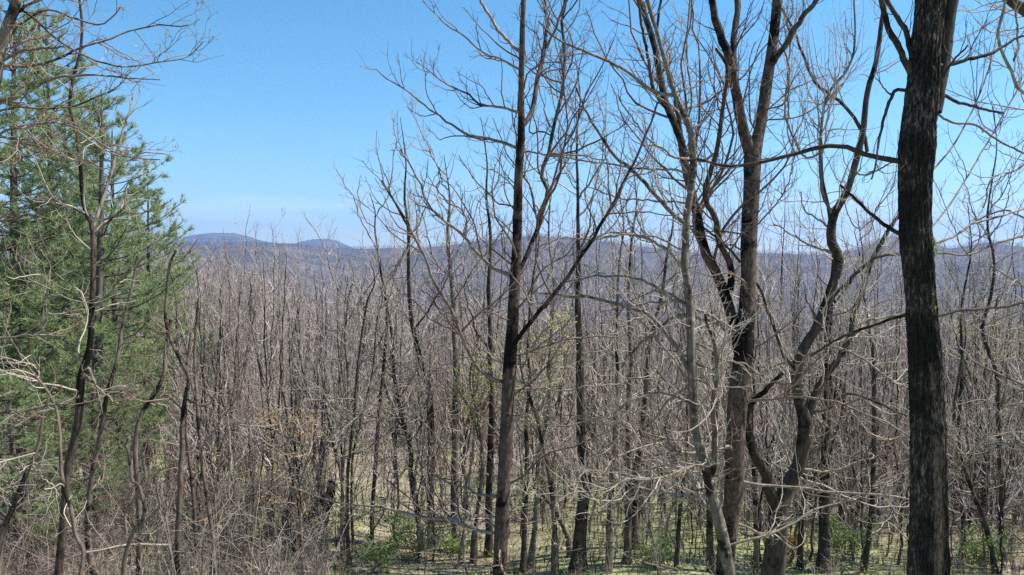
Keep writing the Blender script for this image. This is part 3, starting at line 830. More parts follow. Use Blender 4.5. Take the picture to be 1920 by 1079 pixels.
# ---- lower-left stems close by
L_STEMS = [
    ('pale leaning stem at the lower left edge that zigzags up to the left', 7.0,
     ([(150, 1090), (156, 1036), (141, 1005), (132, 955), (122, 932), (114, 880), (110, 800), (97, 750), (70, 712), (45, 682), (22, 640), (8, 612)], (8, 4)), []),
    ('crooked pale stem bending right beside the lower left edge', 7.6,
     ([(-4, 1060), (5, 1000), (30, 940), (50, 890), (70, 845), (78, 810), (80, 775)], (12, 5)), [([(60, 870), (95, 905), (110, 930)], (4, 2)), ([(30, 940), (20, 900), (5, 880)], (4, 2))]),
    ('dark twin-curved vine-wrapped stem in the lower left brush', 9.4,
     ([(228, 1090), (232, 1050), (245, 1000), (262, 980), (268, 950), (258, 910), (245, 900), (242, 860), (236, 835)], (8, 6)),
     [([(236, 1000), (232, 970), (250, 935), (270, 900), (272, 870), (268, 850)], (7, 4)), ([(262, 985), (285, 960), (296, 935), (290, 900), (300, 880)], (6, 4))]),
    ('thin upright stem with a dark bend at the edge of the pines', 12.5,
     ([(178, 1090), (165, 1000), (172, 900), (186, 820), (200, 740), (218, 680), (228, 620), (240, 570), (252, 520), (258, 480)], (12, 5)), [([(200, 740), (225, 730), (260, 700)], (4, 2))]),
    ('grey sapling with an S-bend right of the pines', 12.0,
     ([(330, 1090), (335, 950), (340, 830), (342, 780), (345, 745), (352, 708), (335, 670), (321, 640), (310, 600), (311, 565), (318, 500), (330, 470)], (12, 4)), [([(352, 708), (370, 695), (385, 680)], (5, 2)), ([(345, 745), (380, 760), (405, 735)], (5, 2))]),
    ('broad forked sapling whose dark lower stem crosses in front of the pine edge', 13.0,
     ([(262, 1090), (262, 950), (255, 850), (262, 790), (280, 755), (298, 725), (308, 700), (311, 650), (320, 600)], (12, 6)), [([(280, 755), (310, 770), (330, 800)], (5, 3))]),
    ('thin reddish sapling with many side twigs left of the grassy clearing', 13.5,
     ([(400, 1090), (396, 1000), (385, 920), (378, 870), (372, 800), (366, 720), (365, 640), (372, 560)], (9, 4)), []),
    ('straight thin stem rising from the brush left of the clearing', 14.5,
     ([(372, 1090), (368, 980), (360, 880), (350, 800), (352, 700), (358, 620)], (8, 4)), []),
]
for lab, d, tr_, lb in L_STEMS:
    traced_tree(lab, d, tr_, lb, twig=0.95, up=0.06, tsides=9, wild=1, mats=(M_grey, M_mid, M_twigdark if d > 9 else M_twigred), name='sapling', cat='sapling', wig=0.3, lf=1.35, fine=0.9)

# ---- middle-distance trees standing on the visible slope, each traced from its own stem
MID = [
    ('thin dark tree leaning slightly right at the left of the grassy clearing', (697, 1045), [(700, 940), (710, 790), (720, 690), (727, 590), (716, 520), (704, 440)], (9, 4)),
    ('leftmost of three close thin stems at the clearing edge', (642, 1052), [(645, 890), (651, 820), (655, 740), (650, 640), (655, 560)], (7, 4)),
    ('middle of three close thin stems at the clearing edge', (655, 1062), [(652, 940), (657, 850), (668, 760), (676, 660), (690, 570)], (8, 4)),
    ('rightmost of three close thin stems at the clearing edge', (662, 1040), [(658, 940), (664, 850), (680, 780), (700, 700), (708, 600)], (6, 3)),
    ('thin bent stem kinked low down in the middle of the clearing', (746, 1030), [(737, 985), (746, 950), (742, 840), (741, 740), (738, 660), (745, 560)], (6, 3)),
    ('dark tree curving left as it rises at the right of the clearing', (792, 1032), [(785, 975), (772, 890), (772, 845), (755, 780), (740, 700), (738, 640), (724, 560)], (12, 5)),
    ('dark tree with wavering trunk right of the clearing', (810, 1030), [(807, 940), (808, 790), (800, 715), (786, 670), (771, 600), (766, 520), (764, 430), (758, 370)], (15, 6)),
    ('straight grey trunk with ivy low down between clearing and central tree', (856, 1032), [(854, 920), (855, 790), (857, 705), (852, 620), (846, 520), (840, 440)], (18, 8)),
    ('dark straight trunk immediately left of the slim central tree', (917, 1045), [(917, 940), (920, 840), (922, 765), (920, 640), (915, 540), (918, 450), (910, 370)], (15, 6)),
    ('dark thin trunk immediately right of the slim central tree', (980, 1075), [(985, 965), (990, 865), (988, 800), (995, 720), (992, 640), (1000, 520)], (11, 5)),
    ('thin wavering tree two stems right of the slim central tree', (995, 1070), [(1005, 965), (1012, 850), (1020, 815), (1030, 760), (1030, 690), (1036, 630), (1040, 540), (1030, 440)], (11, 5)),
    ('stout grey tree with swollen mossy base midway between the central and forked trees', (1084, 1072), [(1092, 965), (1100, 900), (1092, 865), (1088, 740), (1086, 640), (1083, 565), (1085, 470), (1084, 360), (1082, 250)], (26, 6)),
    ('tree with thin straight stem right of the mossy-based tree', (1141, 1074), [(1145, 940), (1150, 840), (1155, 740), (1156, 615), (1160, 500)], (13, 5)),
    ('smooth pale grey straight trunk among the darker stems right of centre', (1176, 1058), [(1177, 940), (1178, 840), (1180, 740), (1184, 660), (1180, 560), (1186, 450)], (14, 6)),
    ('dark leaning trunk crossing behind the smooth pale grey one', (1188, 1030), [(1190, 900), (1198, 850), (1206, 790), (1213, 700), (1218, 640), (1238, 560), (1250, 480)], (16, 6)),
    ('lichened trunk leaning hard left above the grass right of centre', (1070, 1045), [(1062, 1000), (1050, 975), (1036, 950), (1015, 920), (1000, 905)], (12, 4)),
    ('young dark stem standing between mossy-based tree and V-forked tree', (1268, 1072), [(1272, 980), (1278, 900), (1285, 830), (1284, 760)], (9, 4)),
    ('dark trunk close behind the slender lichen-spotted tree', (1333, 1076), [(1330, 990), (1332, 900), (1340, 830), (1342, 760), (1335, 680)], (15, 6)),
    ('straight pale grey stem between the V-forked and Y-forked trees', (1420, 1078), [(1416, 980), (1412, 880), (1410, 800), (1408, 700)], (10, 5)),
    ('black-patched trunk right behind the wide Y tree', (1543, 1072), [(1545, 960), (1546, 850), (1550, 740), (1550, 640), (1556, 560), (1562, 480), (1553, 400), (1540, 330)], (21, 7)),
    ('thin brown stem midway between the Y tree and the thick dark trunk', (1618, 1078), [(1632, 980), (1638, 865), (1638, 780), (1637, 690), (1632, 640), (1625, 600), (1615, 540)], (11, 5)),
    ('crooked stem leaning left just right of the thick dark trunk', (1868, 1079), [(1850, 990), (1826, 930), (1803, 850), (1790, 780), (1800, 700)], (10, 5)),
    ('thin dark stem at the right with a kinked middle', (1808, 1050), [(1804, 900), (1800, 800), (1805, 700), (1803, 600), (1812, 530)], (8, 4)),
    ('dark thin tree near the right edge with sinuous upper stem', (1880, 1055), [(1875, 900), (1870, 780), (1866, 700), (1840, 620), (1855, 560), (1862, 490), (1850, 420), (1858, 340)], (10, 4)),
    ('low dark stump-like stem behind the wide Y tree base', (1500, 1070), [(1502, 990), (1506, 920), (1500, 850), (1508, 790)], (12, 5)),
]
for k, (lab, (bx, by), pts, ws) in enumerate(MID):
    d = ground_hit(bx, by)
    tr_pts = [(bx, by)] + pts
    (xa, ya), (xb, yb) = pts[-2], pts[-1]
    tr_pts.append((xb + (xb - xa) * 0.5 + 6, yb - (70 if bx > 800 else 40))); tr_pts.append((xb + (xb - xa) * 0.6 - 4, yb - (150 if bx > 800 else 80)))
    q_ = np.linspace(0, 1, len(tr_pts)); ws = list(np.interp(q_, [0, 0.75, 1], [ws[0], ws[1] * 0.85, 1.0]))
    n_l = 3 + k % 3
    limbs = []
    for q in range(n_l):
        f = rng.uniform(0.35, 0.95)
        idx = f * (len(tr_pts) - 1); i0 = int(idx); u = idx - i0
        i1 = min(i0 + 1, len(tr_pts) - 1)
        x0 = tr_pts[i0][0] * (1 - u) + tr_pts[i1][0] * u
        y0 = tr_pts[i0][1] * (1 - u) + tr_pts[i1][1] * u
        s = rng.choice([-1, 1])
        ll = rng.uniform(50, 130)
        pts_ = [(x0, y0), (x0 + s * ll * 0.25, y0 - ll * rng.uniform(0.25, 0.4)), (x0 + s * ll * rng.uniform(0.35, 0.55), y0 - ll * 0.9), (x0 + s * ll * rng.uniform(0.4, 0.8), y0 - ll * 1.5)]
        limbs.append((pts_, (max(ws[0] * (1 - f) * 0.6, 3.0), 1.2)))
    mt = (M_grey, M_lichen, M_dark)[k % 3]
    if 'dark' in lab or 'black' in lab:
        mt = M_dark
    if 'pale' in lab:
        mt = M_grey
    traced_tree(lab, d, (tr_pts, ws), limbs, twig=0.8, up=0.1, tsides=9, wild=5, mats=(mt, M_branch, M_twig), lf=1.0, fine=0.7, rootd=rng.uniform(-1, 1))

# ---- yellow-green budding trees
def bloom(mat, per, size, spread, frac=1.0, nm='spring_leaves'):
    def f(root, base, a, e1, e2):
        tips = np.concatenate([e1[:, -1], e1[:, 3], e2[:, -1], e2[:, 2]])
        tips = tips[rng.random(len(tips)) < frac]
        V, Q = leaf_arrays(tips, per, spread, size)
        link(nm, mesh_np(nm, V - base, Q, 4, False), mat, root, kind='stuff')
    return f
d = ground_hit(1040, 1010) - 3
traced_tree('tree hazed with yellow-green spring buds behind the slim central tree', d,
    ([(1040, 1015), (1035, 930), (1020, 850), (1005, 780), (985, 720), (975, 660), (985, 600)], (9, 4)),
    [([(1020, 850), (990, 790), (960, 740), (930, 720)], (5, 2)), ([(1005, 780), (1030, 720), (1045, 670), (1050, 620)], (5, 2)), ([(985, 720), (950, 680), (940, 640)], (4, 2)), ([(980, 690), (1010, 640), (1060, 600)], (4, 2))],
    twig=1.2, up=0.06, tsides=8, extra=bloom(M_yellow, 4, 0.034, 0.09, 0.42), mats=(M_grey, M_branch, M_twig))
d = ground_hit(890, 1000) - 3
traced_tree('small tree with bright yellow budding sprays left of the slim central tree', d,
    ([(890, 1005), (900, 930), (905, 850), (895, 780), (880, 720), (885, 680)], (8, 3)),
    [([(900, 830), (880, 770), (860, 730), (858, 700)], (5, 2)), ([(898, 790), (920, 740), (930, 690)], (5, 2)), ([(885, 740), (905, 700), (900, 660)], (4, 2))],
    twig=1.2, up=0.06, tsides=8, extra=bloom(M_yellow, 4, 0.036, 0.09, 0.5), mats=(M_grey, M_branch, M_twig))
traced_tree('shrubby tree with orange-tan budding sprays above the lower left brush', 17,
    ([(570, 1090), (560, 960), (545, 880), (530, 820), (515, 780)], (8, 3)),
    [([(555, 930), (575, 870), (580, 820), (572, 790)], (5, 2)), ([(545, 880), (510, 840), (480, 810), (460, 790)], (5, 2)), ([(535, 830), (560, 800), (555, 780)], (4, 2))],
    twig=1.3, up=0.03, tsides=8, extra=bloom(M_orange, 4, 0.026, 0.10, 0.5), mats=(M_grey, M_branch, M_twigred))
traced_tree('tree dotted with pale yellow buds at the far right behind the thick trunk', 24,
    ([(1850, 1060), (1845, 900), (1852, 800), (1846, 700), (1860, 620), (1870, 560)], (11, 4)),
    [([(1848, 760), (1810, 690), (1790, 620), (1795, 560)], (6, 2)), ([(1848, 720), (1890, 650), (1915, 600)], (5, 2)), ([(1858, 640), (1830, 590), (1820, 540)], (4, 2)), ([(1850, 800), (1895, 750), (1930, 730)], (4, 2))],
    twig=1.2, up=0.05, tsides=8, extra=bloom(M_yellow, 3, 0.028, 0.12, 0.35), mats=(M_grey, M_branch, M_twig))

# ---- broken ivy-clad snag
ds = ground_hit(598, 1035)
p, r = limb_world([(596, 1038), (603, 1000), (612, 960), (618, 930), (622, 903)], [14, 14, 16, 18, 12], ds, 0.1, n=30)
snag = empty('broken_snag', 'broken dark ivy-clad snag with pale splintered wood left of the clearing', 'snag', p[0])
link('trunk', tubes_mesh('trunk', [(p[None], r[None], 12)], 0.06, p[0]), M_grey, snag)
p2, r2 = limb_world([(560, 1010), (575, 975), (592, 950), (612, 930)], [12, 14, 14, 12], ds, 0.1)
link('limb', tubes_mesh('limb', [(p2[None], r2[None], 10)], 0.05, p[0]), M_dark, snag)
p3, r3 = limb_world([(602, 930), (598, 905), (585, 865), (568, 842), (545, 822), (500, 803), (448, 797)], (7, 4), ds, -0.5)
link('limb', tubes_mesh('limb', [(p3[None], r3[None], 8)], 0.04, p[0]), M_branch, snag)
sp_P, sp_R = [], []
for q in range(9):
    c0 = p[-4] + rng.standard_normal(3) * 0.05
    c1 = c0 + np.array([rng.uniform(0.02, 0.22), rng.uniform(-.1, .1), rng.uniform(-0.05, 0.18)])
    sp_P.append(np.linspace(c0, c1, 4)); sp_R.append(np.array([0.03, 0.026, 0.018, 0.004]))
pal, nt, b = mat_base('splintered_wood', 0.8, 0.1)
nn_ = nt.nodes.new('ShaderNodeTexNoise'); nn_.inputs['Scale'].default_value = 30
rr_ = ramp(nt, [(0.3, (0.35, 0.25, 0.16)), (0.7, (0.62, 0.52, 0.40))]); nt.links.new(nn_.outputs['Fac'], rr_.inputs[0]); nt.links.new(rr_.outputs[0], b.inputs['Base Color'])
link('splintered_wood', tubes_mesh('splintered_wood', [(np.array(sp_P), np.array(sp_R), 5)], 0.1, p[0]), pal, snag)
V, Q = leaf_arrays(np.concatenate([p[5:], p2[6:]]), 9, 0.09, 0.03, 0.8)
link('ivy', mesh_np('ivy', V - p[0], Q, 4, False), M_ivy, snag, kind='stuff')

# ------------------------------------------------------------------ pines
def pine_meshes(H, seed):
    random.seed(seed)
    n = 30
    s = np.linspace(0, 1, n)
    P = np.column_stack([0.12 * np.sin(s * 3 + seed), 0.1 * np.cos(s * 2.4 + seed), s * H])
    R = 0.16 * (1 - s) ** 0.8 + 0.012
    br, rr = [], []
    z = H * 0.2
    while z < H * 0.985:
        f = z / H
        k = random.randint(4, 6)
        a0 = random.uniform(0, 6.28)
        full = 2.45 * min(1.0, 0.45 + 1.3 * f) * (1 - max(0, f - 0.35) / 0.65) ** 0.75 + 0.25
        for q in range(k):
            a = a0 + q * 6.283 / k + random.uniform(-.3, .3)
            ln_ = full * random.uniform(0.6, 1.15)
            u = np.linspace(0, 1, 9)
            rise = random.uniform(0.0, 0.22) + 0.5 * f * f
            x = np.cos(a) * ln_ * u; y = np.sin(a) * ln_ * u
            zz = z + ln_ * (rise * u - 0.22 * np.sin(u * 3.0) * (1 - f) + 0.16 * u * u)
            b_ = np.column_stack([x + np.interp(z, P[:, 2], P[:, 0]), y + np.interp(z, P[:, 2], P[:, 1]), zz])
            b_ += np.cumsum(rng.standard_normal(b_.shape) * 0.012, 0)
            br.append(b_); rr.append(0.008 + 0.012 * ln_ / 3 * (1 - u) * 2)
        z += random.uniform(0.32, 0.52)
    br = np.array(br); rr = np.array(rr)
    fine, fr = spawn(br, rr, 6.0, 0.34, 0.2, 1.0, 6, (0.5, 1.1), 0.10, 0.12, 0.28, 1.0, 0.004, 0.003, flat=0.6)
    wood = [(P[None], R[None], 10)]
    # tufts
    c = []; d_ = []
    for arr, ks in ((fine, (2, 3, 4, 5)), (br, (5, 6, 7, 8))):
        for k in ks:
            c.append(arr[:, k]); d_.append(norm(arr[:, k] - arr[:, k - 1]))
    c = np.concatenate(c); d_ = np.concatenate(d_)
    keep = rng.random(len(c)) < 0.72
    c, d_ = c[keep], d_[keep]
    per = 13
    m = len(c) * per
    cc = np.repeat(c, per, 0) + rng.standard_normal((m, 3)) * 0.02
    dirs = norm(np.repeat(d_, per, 0) * 0.75 + rng.standard_normal((m, 3)) * 0.62 + np.array([0, 0, 0.15]))
    side = norm(np.cross(dirs, rng.standard_normal((m, 3)))) * 0.008
    ll = rng.uniform(0.11, 0.20, (m, 1))
    V = np.stack([cc - side, cc + side, cc + dirs * ll], 1).reshape(-1, 3)
    return (tubes_mesh('trunk', wood, 0.03), tubes_mesh('branches', [(br, rr, 5), (fine, fr, 3)]), mesh_np('needles', V, np.arange(m * 3).reshape(-1, 3), 3, False))
PM = [pine_meshes(14.5, 3), pine_meshes(11.5, 8)]
PINES = [  # px, d, top row, variant, label
    (38, 22.0, -30, 0, 'tall white pine nearest the left edge, its top cut by the frame'),
    (100, 24.5, 25, 0, 'white pine second from the left edge with a dark bare lower trunk'),
    (186, 21.5, 165, 1, 'full green white pine in the middle of the pine clump'),
    (222, 26.0, 240, 1, 'white pine on the right side of the pine clump, behind the forking sapling'),
    (-60, 20.0, -60, 0, 'white pine just beyond the left edge whose boughs enter the frame'),
    (272, 30.0, 345, 1, 'shortest white pine at the right end of the clump'),
    (130, 30.0, 200, 1, 'white pine half hidden at the back of the clump'),
    (20, 17.5, 690, 1, 'low young pine under the taller pines at the lower left'),
    (165, 19.5, 610, 1, 'small young pine with drooping boughs below the forking sapling'),
]
for k, (px, d, row, v, lab) in enumerate(PINES):
    x = (px - 960) / F * d
    z = gz(x, d) - 0.1
    H = row_z(row, d) - z
    H0 = (14.5, 11.5)[v]
    root = empty('white_pine', lab, 'pine tree', (x, d, z), 'white pines in the clump at the left')
    root.rotation_euler.z = k * 1.9
    s = H / H0
    sxy = min(max(s, 0.72), 1.22)
    root.scale = (sxy, sxy, s)
    for nm, me, mt, kd in (('trunk', PM[v][0], M_pine, None), ('branches', PM[v][1], M_pine, 'stuff'), ('needles', PM[v][2], M_needle, 'stuff')):
        link(nm, me, mt, root, kind=kd)

# ------------------------------------------------------------------ wood of bare trees
def bare_meshes(seed, H=15.0, dens=1.0, fork=True, rmul=1.0, slim=0.5, up=0.16, rm=0.0065, d3=1.0):
    global rng
    keep = rng
    rng = np.random.default_rng(seed)
    n = 26
    s = np.linspace(0, 1, n)
    wx = np.cumsum(rng.standard_normal(n) * 0.05); wy = np.cumsum(rng.standard_normal(n) * 0.05)
    wx -= wx[0]; wy -= wy[0]
    lx, ly = rng.uniform(-.06, .06, 2)
    P = np.column_stack([wx + lx * s * H, wy + ly * s * H, s * H - 0.1])
    R = (0.066 * (1 - s) ** 0.9 + 0.007) * rmul
    R[0] *= 1.35
    T = [P]; TR = [R]
    if fork:
        for q in range(int(rng.integers(2, 5))):
            f = rng.uniform(0.15, 0.5)
            k0 = int(f * (n - 1))
            a = rng.uniform(0, 6.28)
            u = np.linspace(0, 1, n)
            ln_ = H * (1 - f) * rng.uniform(0.6, 0.95)
            off = ln_ * slim * 0.35 * (1 - np.exp(-u * 2.5))
            Q = np.column_stack([P[k0, 0] + np.cos(a) * off, P[k0, 1] + np.sin(a) * off, P[k0, 2] + ln_ * u])
            Q += np.cumsum(rng.standard_normal(Q.shape) * 0.035, 0) * u[:, None]
            T.append(Q); TR.append((R[k0] * 0.75 * (1 - u) ** 0.9 + 0.01))
    T = np.array(T); TR = np.array(TR)
    a, ar = spawn(T, TR, 2.4 * dens, 0.24, 0.6, 4.0, 9, (0.5, 1.15), up, 0.16, 0.10, 0.98, 0.0075, rm * 1.3, fall=0.65)
    b1, r1 = spawn(a, ar, 2.8 * dens, 0.55, 0.3, 1.9, 6, (0.45, 1.0), up, 0.2, 0.1, 1.0, 0.006, rm)
    b2, r2 = spawn(b1, r1, 3.0 * d3, 0.5, 0.15, 0.8, 4, (0.4, 1.0), up * 0.7, 0.2, 0.1, 1.0, 0.005, rm * 0.85)
    rng = keep
    return tubes_mesh('trunk', [(T, TR, 7)], 0.03), tubes_mesh('crown', [(a, ar, 3), (b1, r1, 3), (b2, r2, 3)])

VAR = [bare_meshes(100 + k, 15.0, dens=(1.05, 0.9, 1.2)[k % 3], fork=(k % 4 != 3), slim=(0.35, 0.6, 0.9)[k % 3], up=(0.2, 0.13, 0.1)[k % 3]) for k in range(11)]

REFS = [(-400, 'left frame edge'), (330, 'pines'), (605, 'ivy-clad snag'), (657, 'three close thin stems'), (745, 'kinked stem in the clearing'), (808, 'wavering dark trunk'),
        (856, 'ivy-footed grey trunk'), (945, 'slim central tree'), (1086, 'mossy swollen-based tree'), (1177, 'smooth pale grey trunk'), (1376, 'V-forked tree'), (1458, 'wide Y tree'),
        (1741, 'thick furrowed trunk'), (1878, 'sinuous dark stem near the right edge')]
ORD = ['first', 'second', 'third', 'fourth', 'fifth', 'sixth', 'seventh', 'eighth', 'ninth', 'tenth', 'eleventh', 'twelfth', 'thirteenth', 'fourteenth', 'fifteenth', 'sixteenth']
NEARW = []
def toprow(px):
    base = np.interp(px, [-200, 300, 380, 420, 470, 520, 640, 720, 800, 880, 940, 1000, 1100, 1250, 1500, 1700, 1950, 2300],
                    [420, 400, 385, 350, 375, 420, 415, 390, 390, 370, 350, 320, 300, 310, 310, 310, 330, 340])
    return base
cnt = 0
pts_used = []
VMATS = (M_mid, M_grey, M_mid)
random.seed(21)
tries = 0
GROUP_LAB = {0: 'bare grey woodland tree on the slope left of the clearing', 1: 'bare woodland tree on the slope beyond the central grass', 2: 'bare twiggy woodland tree on the slope behind the forked trees'}
while cnt < 285 and tries < 6000:
    tries += 1
    u = random.random()
    d = 24 * (130 / 24) ** (u ** 1.0)
    px = random.uniform(-250, 2200)
    x = (px - 960) / F * d
    # leave the little clearing open
    if 560 < px < 1000 and 24 < d < 44 and random.random() < 0.9:
        continue
    if px < 330 and d < 34:
        continue
    sp0 = 1.3 + d * 0.02
    if any((x - q[0]) ** 2 + (d - q[1]) ** 2 < sp0 * sp0 for q in pts_used):
        continue
    z = gz(x, d)
    row = toprow(px) + (random.choice((0, 30, 90, 140, 190, 230, 260)) if px < 1020 else random.choice((0, 60, 150, 220, 270, 300, 330))) + random.uniform(-20, 40)
    H = row_z(row, d) - z
    if H > 24:
        if random.random() < 0.4: continue
        H = random.uniform(15, 23)
    if H < 7:
        H = random.uniform(8, 13) if row_z(toprow(px) - 10, d) - z > 8 else H
    if H < 4.5:
        continue
    pts_used.append((x, d))
    v = random.randrange(len(VAR))
    g = 0 if px < 620 else (1 if px < 1050 else 2)
    root = empty('bare_tree', GROUP_LAB[g], 'tree', (x, d, z), ('bare trees on the left slope', 'bare trees beyond the clearing', 'bare trees on the right slope')[g])
    s = H / 15.0
    sxy = s * random.uniform(0.8, 1.1)
    root.scale = (sxy, sxy, s)
    root.rotation_euler = (0, 0, random.uniform(0, 6.28))
    t = link('trunk', VAR[v][0], VMATS[v % 3], root)
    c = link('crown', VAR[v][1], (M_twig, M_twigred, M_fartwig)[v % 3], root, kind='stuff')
    if d < 44 and -20 < px < 1940:
        NEARW.append((px, d, root))
    cnt += 1

for k, (rx, nm) in enumerate(REFS):
    hi = REFS[k + 1][0] if k + 1 < len(REFS) else 3000
    seg = sorted([t for t in NEARW if rx <= t[0] < hi], key=lambda t: t[0])
    for q, (px, d, root) in enumerate(seg[:16]):
        root['label'] = ('%s bare midground tree counting rightward from the %s' % (ORD[q], nm))
        root['group'] = 'nearer bare trees standing on the slope'

# ---- the wood below, beyond counting: instanced over the slopes
FAR = []
for k in range(4):
    T, Cm = bare_meshes(300 + k, 15.0, dens=0.75, fork=True, rmul=1.1, slim=0.9, up=0.10, rm=0.015, d3=0.5)
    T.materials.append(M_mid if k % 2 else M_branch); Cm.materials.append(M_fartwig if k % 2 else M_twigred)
    FAR.append((bpy.data.objects.new('far_trunk_source', T), bpy.data.objects.new('far_crown_source', Cm)))

def forest(name, pts, scl, rot, idx, srcs):
    me = bpy.data.meshes.new(name)
    me.vertices.add(len(pts)); me.vertices.foreach_set('co', np.ascontiguousarray(pts, np.float32).ravel())
    for nm, vals, ty in (('scl', scl, 'FLOAT'), ('rotz', rot, 'FLOAT'), ('idx', idx, 'INT')):
        me.attributes.new(nm, ty, 'POINT').data.foreach_set('value', np.asarray(vals, np.float32 if ty == 'FLOAT' else np.int32))
    o = link(name, me, None, kind='stuff')
    ng = bpy.data.node_groups.new(name, 'GeometryNodeTree')
    ng.interface.new_socket('Geometry', in_out='INPUT', socket_type='NodeSocketGeometry')
    ng.interface.new_socket('Geometry', in_out='OUTPUT', socket_type='NodeSocketGeometry')
    N, L = ng.nodes.new, ng.links.new
    gi, go = N('NodeGroupInput'), N('NodeGroupOutput')
    jn = N('GeometryNodeJoinGeometry')
    def attr(nm, ty):
        a = N('GeometryNodeInputNamedAttribute'); a.data_type = ty; a.inputs['Name'].default_value = nm
        return a.outputs[0]
    a_s, a_r, a_i = attr('scl', 'FLOAT'), attr('rotz', 'FLOAT'), attr('idx', 'INT')
    cx = N('ShaderNodeCombineXYZ'); L(a_r, cx.inputs[2])
    for k, objs in enumerate(srcs):
        cmp_ = N('FunctionNodeCompare'); cmp_.data_type = 'INT'; cmp_.operation = 'EQUAL'
        L(a_i, cmp_.inputs[2]); cmp_.inputs[3].default_value = k
        for ob in objs:
            oi = N('GeometryNodeObjectInfo'); oi.inputs['Object'].default_value = ob; oi.inputs['As Instance'].default_value = True
            ip = N('GeometryNodeInstanceOnPoints')
            L(gi.outputs[0], ip.inputs['Points']); L(cmp_.outputs[0], ip.inputs['Selection']); L(oi.outputs['Geometry'], ip.inputs['Instance'])
            L(cx.outputs[0], ip.inputs['Rotation']); L(a_s, ip.inputs['Scale'])
            L(ip.outputs[0], jn.inputs[0])
    L(jn.outputs[0], go.inputs[0])
    m = o.modifiers.new('scatter', 'NODES'); m.node_group = ng
    return o

def fan(n, d0, d1, a0=-0.85, a1=0.85, pw=0.6):
    u = rng.random(n)
    d = (d0 ** (2 * pw) + u * (d1 ** (2 * pw) - d0 ** (2 * pw))) ** (1 / (2 * pw))
    a = rng.uniform(a0, a1, n)
    x, y = d * a, d
    return np.column_stack([x, y, ground_z(x, y)])
pA = fan(9000, 75, 900, pw=0.55)
pB = fan(5200, 56, 260, a0=-0.85, a1=-0.2, pw=0.6)
pC = fan(5200, 56, 190, a0=-0.2, a1=0.85, pw=0.7)
pts = np.concatenate([pA, pB, pC])
sc_ = rng.uniform(0.65, 1.05, len(pts))
# keep the open sky open: trim the ones that would stand above the wood's own skyline
rowtop = 500 - F * (pts[:, 2] + 15 * sc_) / pts[:, 1]
pxx = 960 + F * pts[:, 0] / pts[:, 1]
lim = np.interp(pxx, [0, 330, 380, 450, 520, 600, 680, 760, 900, 1050, 1300, 1750, 1920], [432, 438, 445, 452, 470, 478, 500, 530, 550, 590, 630, 600, 560]) + rng.uniform(-25, 15, len(pxx)) * (pxx > 640)
bad = (rowtop < lim)
newsc = ((500 - lim) / F * pts[:, 1] - pts[:, 2]) / 15
sc_ = np.where(bad, newsc, sc_)
ok = sc_ > 0.35
pts, sc_ = pts[ok], sc_[ok]
wood = forest('distant_woods', pts, sc_, rng.uniform(0, 6.28, len(pts)), rng.integers(0, 4, len(pts)), FAR)

# far hillside crowns: small cheap trees out to the ridge
FARC = []
for k in range(3):
    T, Cm = bare_meshes(340 + k, 15.0, dens=0.3, fork=True, rmul=2.0, slim=1.0, up=0.10, rm=0.05, d3=0.1)
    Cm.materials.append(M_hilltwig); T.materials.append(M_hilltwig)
    FARC.append((bpy.data.objects.new('ridge_trunk_source', T), bpy.data.objects.new('ridge_crown_source', Cm)))
pD = fan(20000, 900, 3350, a0=-0.85, a1=0.85, pw=0.8)
forest('hillside_woods', pD, rng.uniform(0.8, 1.25, len(pD)), rng.uniform(0, 6.28, len(pD)), rng.integers(0, 3, len(pD)), FARC)

# ------------------------------------------------------------------ brush, shrubs, grass
def shrub_meshes(seed, H=5.0, stems=7, dens=1.0):
    global rng
    keep = rng; rng = np.random.default_rng(seed)
    n = 16; T = []; TR = []
    for q in range(stems):
        a = rng.uniform(0, 6.28); s = np.linspace(0, 1, n)
        h = H * rng.uniform(0.55, 1.0); sp = rng.uniform(0.15, 0.9)
        Q = np.column_stack([np.cos(a) * sp * s ** 1.6, np.sin(a) * sp * s ** 1.6, h * (s - 0.12 * s ** 3) - 0.1])
        Q += np.cumsum(rng.standard_normal(Q.shape) * 0.03, 0) * s[:, None]
        T.append(Q); TR.append(0.017 * (1 - s) + 0.005)
    T = np.array(T); TR = np.array(TR)
    a, ar = spawn(T, TR, 2.6 * dens, 0.26, 0.3, 1.6, 8, (0.5, 1.2), 0.0, 0.22, 0.15, 1, 0.004, 0.004)
    b1, r1 = spawn(a, ar, 3.5 * dens, 0.5, 0.15, 0.8, 6, (0.5, 1.1), 0.0, 0.26, 0.1, 1, 0.004, 0.0034)
    b2, r2 = spawn(b1, r1, 3.5 * dens, 0.5, 0.08, 0.4, 4, (0.5, 1.1), 0.0, 0.28, 0.1, 1, 0.004, 0.003)
    tips = np.concatenate([b1[:, -1], a[:, -1]])
    tips = tips[rng.random(len(tips)) < 0.22]
    V, Q = leaf_arrays(tips, 2, 0.02, 0.042, 0.5)
    dry = mesh_np('dry_leaves', V, Q, 4, False)
    rng = keep
    return tubes_mesh('stems', [(T, TR, 5)]), tubes_mesh('twigs', [(a, ar, 3), (b1, r1, 3), (b2, r2, 3)]), dry
SH = [shrub_meshes(500 + k) for k in range(4)]
random.seed(5)
shr = []
for q in range(70):
    if q < 42:
        px = random.uniform(-40, 620); d = random.uniform(9.5, 20)
        row = np.interp(px, [0, 200, 330, 450, 620], [980, 950, 850, 820, 900]) + random.uniform(-30, 140)
    else:
        px = random.uniform(620, 1930); d = random.uniform(15, 26)
        row = random.uniform(930, 1050)
    x = (px - 960) / F * d; z = gz(x, d)
    H = max(1.2, min(row_z(row, d) - z, 6.5))
    shr.append((px, d, x, z, H))
